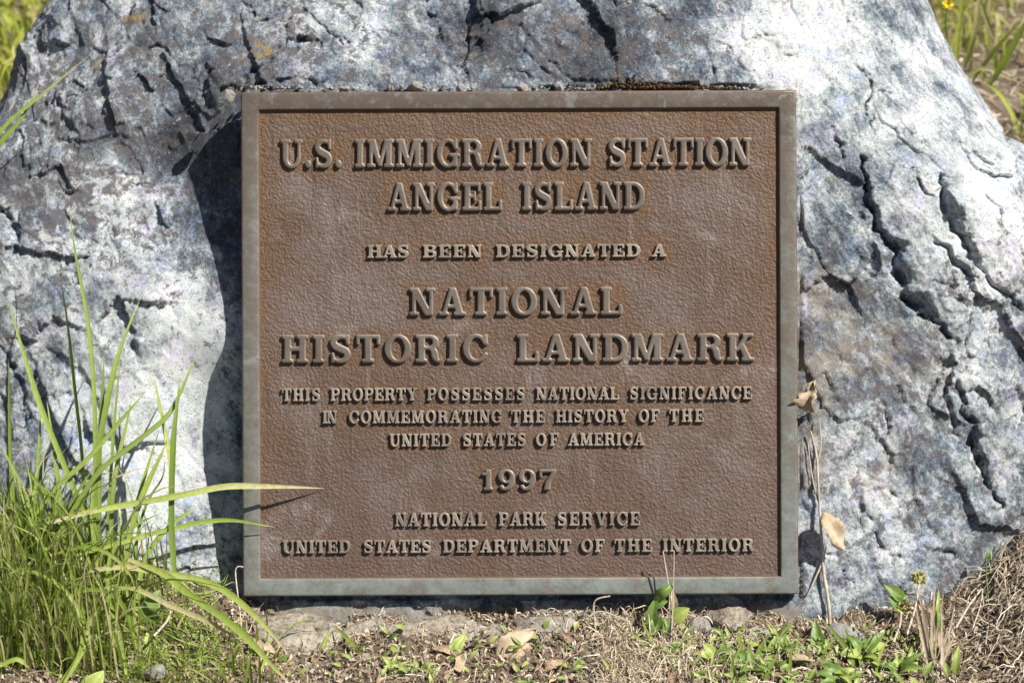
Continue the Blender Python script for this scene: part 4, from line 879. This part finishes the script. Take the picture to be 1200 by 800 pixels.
def stalk(name, pts, ws, r0, r1, label, mat=M_stem, branches=(), cat='stalk'):
    q = [PW(a, b, w) for (a, b), w in zip(pts, ws)]; o = thing(name, q[0], label, cat)
    g, f = tube(q, r0, r1, 26, 7); bag = Bag(); bag.add(g, f, np.repeat(RNG.uniform(.2, .9, 26), 7)); bag.build('stem', mat, o, q[0])
    for bp, bw, br in branches:
        qq = [PW(a, b, w) for (a, b), w in zip(bp, bw)]; g, f = tube(qq, br, br*.5, 14, 6); bag = Bag(); bag.add(g, f, .6); bag.build('branch', mat, o, q[0])
    return o, q[0]
def rw(px, py, d): return rock_w(px, py) + d
SP = [(974, 742), (970, 700), (965, 668), (962, 620), (959, 570), (957, 535), (950, 505)]
stalk('dry_stalk', SP, [rw(a, b, 6) for a, b in SP], 2.3, 1.1, 'pale dry stalk running up the boulder along the right side of the plaque', branches=[([(963, 660), (956, 676), (947, 696)], [rw(963, 660, 5), rw(956, 676, 4), rw(947, 696, 3)], 1.4), ([(968, 690), (963, 672), (968, 640)], [rw(968, 690, 6), rw(963, 672, 5), rw(968, 640, 5)], 1.5),
    ([(957, 545), (962, 520), (960, 490)], [rw(957, 545, 5), rw(962, 520, 6), rw(960, 490, 5)], 1.3), ([(960, 590), (952, 560), (947, 520)], [rw(960, 590, 4), rw(952, 560, 4), rw(947, 520, 4)], 1.2)])
stalk('dry_stalk', [(700, 760), (697, 728), (697, 704), (715, 698)], [10, 6, 8, 10], 1.3, .9, 'thin bent dry twig in the shade below the plaque', branches=[([(690, 722), (705, 716), (738, 728)], [8, 8, 12], 1.0)])
stalk('dry_stalk', [(283, 740), (281, 715), (276, 668), (285, 664)], [30, 20, 10, 5], 1.1, .8, 'thin bent straw at the lower left corner of the plaque')
stalk('dry_stalk', [(1120, 735), (1135, 710), (1150, 690)], [30, 20, 5], 1.6, 1.0, 'short pale dry stem leaning on the boulder beside the straw mound', branches=[([(1140, 735), (1148, 712), (1152, 690)], [30, 20, 5], 1.0)])
stalk('dry_stalk', [(180, 745), (195, 728), (200, 716)], [140, 120, 110], 1.6, 1.2, 'short grey straw sticking up beside the broad shaded leaf')

def weed(name, root, rootw, label, leaves, stems=(), blades=(), mat=M_leaf, cat='weed', smat=None):
    o0 = PW(*root, rootw); o = thing(name, o0, label, cat)
    for pts, ws, r0 in stems:
        g, f = tube([PW(a, b, w) for (a, b), w in zip(pts, ws)], r0, r0*.6, 18, 6); bag = Bag(); bag.add(g, f, .5); bag.build('stem', smat or mat, o, o0)
    for (ax, ay, aw), (bx, by, bw), wd, kw in leaves:
        m_ = kw.pop('mat', mat); g, f, t_ = leafgrid(PW(ax, ay, aw), PW(bx, by, bw), wd, NRM + np.array([random.uniform(-.5, .5), 0, random.uniform(0, .6)]), **kw); bag = Bag(); bag.add(g, f, t_); bag.build('leaf', m_, o, o0)
    for pts, ws, wd, tone in blades:
        g, f, t_ = ribbon([PW(a, b, w) for (a, b), w in zip(pts, ws)], wd, .3, 16, .4, tone=tone); bag = Bag(); bag.add(g, f, t_); bag.build('blade', M_grass, o, o0)
    return o, o0
weed('wilted_weed', (783, 795), 34, 'wilted leafy weed with two thin dry stems standing in front of the lower plaque border',
     [((768, 700, 14), (790, 682, 16), 14, dict(curl=.3, fold=.5)), ((766, 705, 14), (783, 704, 20), 16, dict(curl=.1, fold=.4)), ((764, 735, 18), (768, 700, 14), 16, dict(curl=.1, fold=.3)), ((788, 724, 16), (808, 712, 18), 20, dict(curl=.1, fold=.5, mat=M_leafy)), ((772, 742, 18), (768, 718, 14), 20, dict(curl=.15, fold=.4)), ((790, 720, 12), (788, 690, 10), 12, dict(mat=M_dead, fold=.6)), ((782, 745, 18), (778, 722, 16), 14, dict(fold=.4))],
     [([(785, 795), (785, 750), (785, 710), (783, 685), (777, 646)], [34, 24, 18, 18, 22], 1.5), ([(784, 790), (788, 720), (789, 690), (790, 645)], [34, 22, 22, 26], 1.1)],
     [([(780, 800), (768, 770), (745, 745), (732, 738)], [58, 48, 38, 32], 6, .7), ([(782, 800), (772, 765), (756, 735), (752, 722)], [58, 46, 34, 26], 5, .75), ([(770, 805), (760, 780), (735, 765)], [60, 52, 42], 8, .75), ([(786, 800), (778, 765), (772, 740)], [40, 30, 22], 5, .55), ([(775, 800), (762, 770), (758, 745)], [40, 32, 22], 5, .5), ([(765, 810), (750, 795), (730, 790)], [62, 58, 54], 7, .7), ([(790, 805), (782, 785), (786, 760)], [44, 38, 32], 6, .8)], smat=M_stem)
def rosette(px, py, n, ln, wd, seed, label, mat=M_leaf, up=.6, name='broadleaf_weed'):
    r = np.random.default_rng(seed); p, w = gpt(px, py); o0 = p*S; o = thing(name, o0, label, 'weed')
    n = int(n*1.7); ln *= .72; wd *= .66
    for k in range(n):
        a = k/n*4*math.pi + r.uniform(-.4, .4); l = ln*r.uniform(.4, 1.15); e = r.uniform(.15, up); b = o0 + np.array([math.cos(a)*3, math.sin(a)*3, r.uniform(0, ln*.5)])*S
        t = b + np.array([math.cos(a)*l, math.sin(a)*l*.8, l*e])*S; g, f, t_ = leafgrid(b, t, wd*r.uniform(.7, 1.15), UP + np.array([0, -.5, 0]), curl=.12, fold=.3, wav=.04, droop=r.uniform(0, .25)); bag = Bag(); bag.add(g, f, t_)
        bag.build('leaf', M_leafy if r.random() < .3 else mat, o, o0)
    return o, o0
rosette(838, 778, 9, 34, 18, 1, 'low leafy green weed right of the wilted weed')
rosette(880, 790, 9, 36, 17, 2, 'low leafy weed at the bottom edge under the right end of the plaque')
rosette(915, 765, 9, 30, 12, 3, 'bushy small leaved weed directly below the lower right plaque corner', up=1.1)
rosette(1010, 775, 8, 44, 22, 4, 'broad leaved weed at the foot of the boulder right of the dry stalk', up=.7)
rosette(985, 800, 9, 36, 20, 5, 'green weed on the bottom edge below the dry stalk')
rosette(1052, 792, 7, 38, 18, 6, 'leafy weed at the bottom edge left of the dry orange grass', up=.8)
rosette(460, 785, 6, 20, 10, 7, 'tiny lime green sprout below the plaque, left of the lime leaf', M_leafy, .9, 'sprout')
rosette(492, 785, 6, 20, 8, 8, 'tiny bright sprout directly below the lime leaf', M_leafy, .9, 'sprout')
rosette(620, 806, 6, 18, 8, 9, 'small green sprout on the bottom edge left of the pink flower', M_leaf, .8, 'sprout')
rosette(785, 770, 6, 24, 13, 12, 'small green sprout at the base of the wilted weed', M_leaf, .8, 'sprout')
bag = Bag(); r = np.random.default_rng(93)
for k in range(420):
    px = r.uniform(795, 1085) if k % 3 else r.uniform(230, 800); py = r.uniform(742, 812); p, w = gpt(px, py); b = p*S + np.array([0, 0, r.uniform(0, 14)])*S; a = r.uniform(0, 6.28); l = r.uniform(6, 17)
    g, f, t_ = leafgrid(b, b + np.array([math.cos(a)*l, math.sin(a)*l*.8, r.uniform(0, .9)*l])*S, l*r.uniform(.3, .5), UP + np.array([0, -.6, 0]), curl=.1, fold=.3, n=7, m=5); bag.add(g, f, np.clip(t_ + r.uniform(-.4, .4), 0, 1))
bag.build('seedlings', mat_leaf('leaf_seedling', (.12, .2, .03), (.36, .42, .12)), label='scattered tiny green seedlings carpeting the soil at the lower right', cat='ground cover', kind='stuff')
bag = Bag(); r = np.random.default_rng(95)
for k in range(75):
    px = r.uniform(150, 1190); py = r.uniform(738, 812); p, w = gpt(px, py); b = p*S + np.array([0, 0, r.uniform(1, 7)])*S; a = r.uniform(0, 6.28); l = r.uniform(9, 26)
    g, f, t_ = leafgrid(b, b + np.array([math.cos(a)*l, math.sin(a)*l, r.uniform(-.1, .5)*l])*S, l*r.uniform(.3, .6), UP + np.array([r.normal(0, .4), -.6, 0]), curl=r.uniform(-.1, .25), fold=r.uniform(.1, .8), n=12, m=5, rag=.14, wav=.2); bag.add(g, f, np.clip(t_ + r.uniform(-.5, .5), 0, 1))
bag.build('leaf_litter', mat_leaf('leaf_litter_brown', (.17, .105, .06), (.45, .34, .22), .12, (.10, .06, .035), .7), label='small torn brown leaf scraps lying in the litter along the bottom', cat='dead leaves', kind='stuff')
pf = thing('pink_flower', PW(636, 810, 66), 'tiny pink flower at the bottom edge beside the dark green leaf', 'flower'); o0 = PW(636, 810, 66)
g, f = tube([PW(636, 810, 66), PW(636, 804, 66), PW(636, 799, 66)], .9); b2 = Bag(); b2.add(g, f, .5); b2.build('stem', M_leaf, pf, o0)
b2 = Bag()
for k in range(6):
    a = k/6*2*math.pi; c = np.array(PW(636, 797, 67)); g, f, t_ = leafgrid(c, c + np.array([math.cos(a)*5, -2, math.sin(a)*4.5])*S, 4, NRM, .1, n=6, m=3); b2.add(g, f, t_)
b2.build('petals', M_pink, pf, o0)
# upright leaves near the dry stalk
weed('broadleaf_weed', (965, 790), 40, 'single tall pointed green leaf standing left of the dry stalk base', [((962, 775, 30), (955, 724, 14), 18, dict(curl=.05, fold=.4)), ((966, 790, 38), (960, 745, 26), 14, dict(curl=.05, fold=.4)), ((968, 780, 34), (985, 752, 24), 16, dict(mat=M_leafy))])
# clover seed heads with leaf
def clover(cx, cy, w, rad, root, rootw, label, leaves):
    o0 = PW(*root, rootw); o = thing('clover', o0, label, 'clover'); r = np.random.default_rng(int(cx))
    g, f = tube([PW(*root, rootw), PW((root[0]+cx)/2 + 3, (root[1]+cy)/2, (rootw+w)/2 + 4), PW(cx, cy + rad*.5, w)], 1.6, 1.2, 16, 6); bag = Bag(); bag.add(g, f, .6); bag.build('stem', M_stem, o, o0)
    bag = Bag(); c = np.array(PW(cx, cy, w))
    for k in range(70):
        d = r.normal(size=3); d /= np.linalg.norm(d)
        if d[2] < -.5: continue
        g, f, t_ = leafgrid(c + d*rad*.45*S, c + d*rad*(1.0 + r.uniform(-.1, .15))*S + [0, 0, .0], rad*.42, np.cross(d, r.normal(size=3)), curl=.1, n=6, m=3); bag.add(g, f, np.clip(t_*.6 + r.uniform(-.2, .4), 0, 1))
    v = I2[0]*rad*.6*S + c; bag.build('flower_head', M_clover, o, o0)
    b3 = mesh_np('core', v - o0, I2[1], {'tone': np.full(len(v), .1)}); link('core', b3, M_clover, o)
    for (a, b, wd) in leaves:
        g, f, t_ = leafgrid(PW(*a), PW(*b), wd, NRM + np.array([.2, 0, .3]), curl=.08, fold=.35); bag = Bag(); bag.add(g, f, t_); bag.build('leaf', M_leaf, o, o0)
clover(1077, 678, rw(1077, 678, 26), 10, (1062, 745), 30, 'upper faded clover head standing against the boulder', [])
clover(1056, 710, rw(1056, 710, 34), 11, (1047, 752), 36, 'lower faded clover head with two green leaves against the boulder', [((1058, 702, rw(1058, 702, 34)), (1036, 684, rw(1036, 684, 30)), 15), ((1056, 712, rw(1056, 712, 36)), (1041, 698, rw(1041, 698, 34)), 17), ((1050, 705, rw(1050, 705, 34)), (1064, 697, rw(1064, 697, 30)), 12)])
# dry orange grass and slim green stems at the lower right
dg = thing('dry_grass_tuft', gpt(1095, 785)[0]*S, 'dry orange brown grass stems at lower right in front of the boulder', 'grass tuft'); o0 = gpt(1095, 785)[0]*S; r = np.random.default_rng(71)
for k in range(30):
    px = 1095 + r.normal(0, 12); tx = px + r.normal(3, 14); ty = r.uniform(680, 760); w0 = gpt(1095, 785)[1] + r.normal(0, 8)
    g, f, t_ = ribbon([PW(px, 790, w0), PW((px*2+tx)/3, (790*2+ty)/3, w0-6), PW(tx, ty, w0-14)], r.uniform(2.2, 4.5), .3, 12, .5, tone=r.choice([.35, .5, .62])); bag = Bag(); bag.add(g, f, t_); bag.build('blade', M_straw, dg, o0)
weed('broadleaf_weed', (1090, 790), 70, 'slim green stem with narrow upright leaves beside the dry orange grass', [((1098, 745, 40), (1092, 700, 30), 7, {}), ((1097, 730, 38), (1100, 690, 28), 6, dict(mat=M_leafy)), ((1120, 790, 64), (1124, 755, 56), 10, dict(mat=M_leafy)), ((1112, 795, 66), (1108, 775, 60), 9, dict(mat=M_leafy)), ((1140, 797, 66), (1145, 785, 60), 9, dict(mat=M_leafy))], [([(1092, 790), (1096, 750), (1098, 715)], [70, 45, 35], 1.3)])
weed('broadleaf_weed', (1158, 700), 20, 'thin seedling with small round leaves at the edge of the straw mound', [((1156, 655, rw(1150, 655, 22)), (1157, 642, rw(1150, 642, 22)), 8, {})], [([(1158, 700), (1156, 675), (1156, 652)], [24, 16, rw(1150, 655, 22)], .9)])
# stray green blades along the bottom edge
bt = thing('grass_tuft', gpt(470, 800)[0]*S, 'few short green blades poking up from the bare soil below the plaque', 'grass tuft'); o0 = gpt(470, 800)[0]*S
for pts, w0, w1, wd, tone in [([(440, 805), (420, 765), (402, 742), (390, 732)], 60, 16, 6, .6), ([(372, 775), (380, 755), (388, 735)], 40, 16, 5, .66), ([(445, 800), (448, 775), (444, 765)], 60, 46, 4, .6), ([(300, 800), (312, 770), (318, 755)], 80, 60, 3, .8)]:
    k = len(pts); q = [PW(a, b, w0 + (w1-w0)*i/(k-1)) for i, (a, b) in enumerate(pts)]; g, f, t_ = ribbon(q, wd, .3, 16, .4, tone=tone); b2 = Bag(); b2.add(g, f, t_); b2.build('blade', M_grass, bt, o0)
bt = thing('grass_tuft', gpt(930, 790)[0]*S, 'green grass blades among the leafy weeds at the bottom right', 'grass tuft'); o0 = gpt(930, 790)[0]*S; r = np.random.default_rng(81)
for k in range(26):
    px = r.uniform(820, 1070); py = r.uniform(775, 812); w0 = gpt(px, py)[1]; tx = px + r.normal(0, 16); ty = py - r.uniform(25, 60)
    g, f, t_ = ribbon([PW(px, py, w0), PW((px*2+tx)/3, (py+ty)/2, w0-4), PW(tx, ty, w0-8)], r.uniform(3, 6), .3, 12, .5, tone=r.uniform(.3, .85)); b2 = Bag(); b2.add(g, f, t_); b2.build('blade', M_grass, bt, o0)
